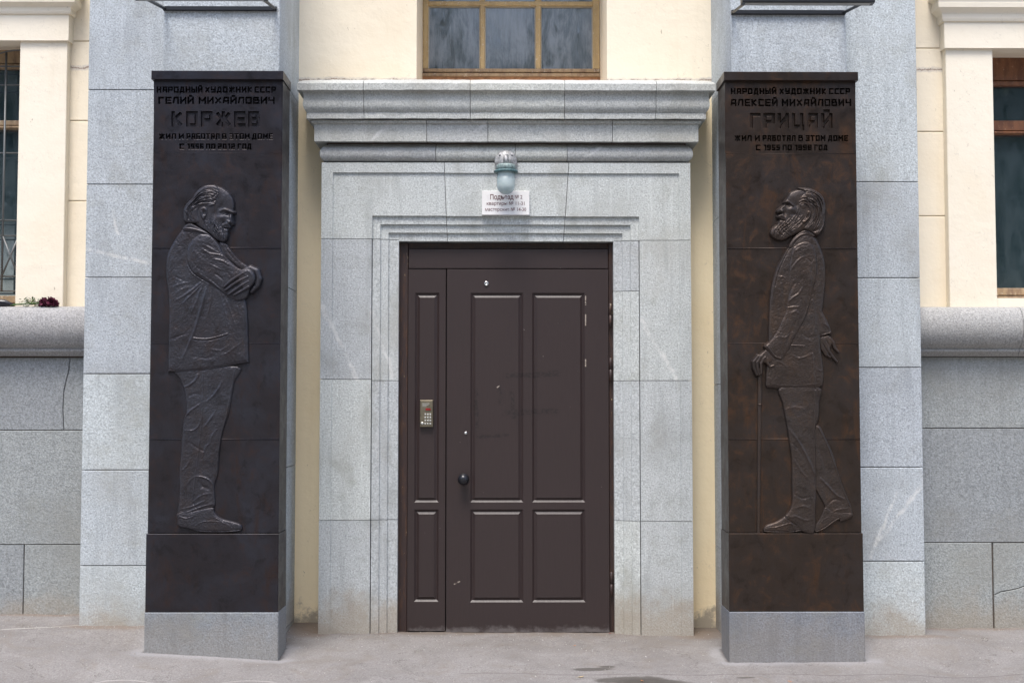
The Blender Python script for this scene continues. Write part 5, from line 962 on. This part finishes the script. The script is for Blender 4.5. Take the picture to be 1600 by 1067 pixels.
# ---- fallen leaves
M['leafa'] = simple('orange_leaf', (.42, .17, .05), .6, var=.3, sc=90); M['leafb'] = simple('red_leaf', (.26, .045, .03), .6, var=.3, sc=90); M['leafc'] = simple('pale_leaf', (.50, .38, .22), .6, var=.3, sc=90)
def gleaf(px, row, size, mat, label, rot):
    p = gp(px, row); n_ = 7; m = MB(); vs2 = [(0, 0, .006)]
    prof_ = [(-1, 0), (-.55, .38), (-.15, .30), (.05, .55), (.35, .28), (1, 0), (.35, -.30), (.05, -.52), (-.15, -.28), (-.55, -.36)]
    for (a, b_) in prof_: vs2.append((a * size, b_ * size, .004 + .35 * size * (a * a + b_ * b_) * random.uniform(.2, .7)))
    m.add(vs2, [(0, i, i % 10 + 1) for i in range(1, 11)]); m.add([(-size, -.0015, .006), (-size, .0015, .006), (-size * 1.7, 0, .004)], [(0, 1, 2)])
    o = m.build('fallen_leaf', mat, None, fixn=False); o.location = (p.x, p.y, float(ground_z(p.x, p.y)[0])); o.rotation_euler[2] = rot; tag(o, label, 'leaf', 'fallen leaves on the pavement')
gleaf(908, 1058, .020, M['leafc'], 'pale orange leaf lying on the dark wet stain', .6)
gleaf(1003, 1064, .014, M['leafa'], 'orange leaf at the right end of the wet stain', 1.9)
gleaf(1378, 1005, .020, M['leafb'], 'dark red leaf in front of the right pilaster block', .2)
gleaf(953, 990, .013, M['leafb'], 'small red leaf at the right foot of the door', 2.2)
gleaf(898, 1009, .011, M['leafa'], 'tiny orange leaf on the pavement before the main door leaf', .9)
gleaf(1234, 1065, .013, M['leafa'], 'orange leaf at the front edge of the pavement before the right stele', 2.8)

# ---- grit and paper specks on the pavement
m = MB()
for k in range(1500):
    x_ = random.uniform(-3.5, 3.5); y_ = -1.35 + 1.5 * random.random()
    if random.random() < .5: y_ = random.choice((-.02, -.38, -.14)) - abs(random.gauss(0, .05))
    z_ = float(ground_z(x_, y_)[0]); s_ = random.uniform(.0015, .0045) * (1.6 if random.random() < .06 else 1)
    a = random.uniform(0, 6.28); q = [(x_ + s_ * math.cos(a + j * 2.1) * random.uniform(.7, 1.3), y_ + s_ * math.sin(a + j * 2.1), z_) for j in range(3)]
    m.add(q + [(x_, y_, z_ + s_ * 1.1)], [(0, 1, 3), (1, 2, 3), (2, 0, 3)])
go2 = m.build('grit', simple('grit', (.42, .40, .37), .9, var=.7, sc=40), None, fixn=False); go2['kind'] = 'stuff'; go2['label'] = 'loose grit and crumbs scattered along the wall foot'

# ---- street trees opposite, seen mirrored in the window panes
b = NB('tree_leaf'); b.col(b.mix(b.rnd(), (.05, .085, .025), (.085, .12, .035))); b.b.inputs['Roughness'].default_value = .6; leafm = b.m
bark = simple('bark', (.11, .085, .06), .9, var=.4, sc=12, bump=.6)
for (tx, ty2, th, tr, lab) in ((-13.5, -21, 13, 3.6, 'broad green street tree mirrored at the left edge of the left window'), (-7.5, -24, 15, 3.8, 'leafy street tree mirrored in the left window panes'), (-1.5, -22, 13.5, 3.4, 'rounded street tree mirrored in the lower left centre window pane'), (4, -25, 15.5, 3.6, 'tall green street tree mirrored in the right centre window pane'), (9.5, -21, 13.5, 3.6, 'green street tree mirrored in the right window above its transom'), (15, -24, 15, 3.8, 'dense street tree mirrored at the right edge of the right window')):
    t = thing('street_tree', lab, 'tree', (tx, ty2, 0), 'street trees mirrored in the windows')
    MB().tube([(tx, ty2, -.1), (tx + .1, ty2, th * .35), (tx - .1, ty2 + .1, th * .7)], [.22, .17, .07], 10).build('trunk', bark, t)
    mlimb = MB(); cl = []
    for k in range(34):
        a = random.uniform(0, 6.28); z0 = th * random.uniform(.16, .6); rr_ = tr * random.uniform(.3, .95); e_ = (tx + rr_ * math.cos(a), ty2 + rr_ * math.sin(a), z0 + random.uniform(.8, th * .38)); mlimb.tube([(tx, ty2, z0), e_], [.06, .02], 6); cl.append(e_)
    mlimb.build('limb', bark, t)
    n_ = 16000; cs = np.array(cl)[rng.randint(0, len(cl), n_)]; P_ = cs + rng.normal(0, 1, (n_, 3)) * [.8, .8, .8] 
    D_ = rng.normal(0, 1, (n_, 3)); D_ /= np.linalg.norm(D_, axis=1)[:, None]; E_ = np.cross(D_, rng.normal(0, 1, (n_, 3))); E_ /= np.linalg.norm(E_, axis=1)[:, None]; sz = rng.uniform(.09, .17, (n_, 1))
    co = np.stack([P_ - D_ * sz, P_ + E_ * sz * .6, P_ + D_ * sz, P_ - E_ * sz * .6], 1).reshape(-1, 3) - [tx, ty2, 0]
    me = mesh_np('crown', co, np.arange(n_ * 4).reshape(-1, 4), False); me.materials.append(leafm); o = bpy.data.objects.new('crown', me); COL.objects.link(o); o.parent = t
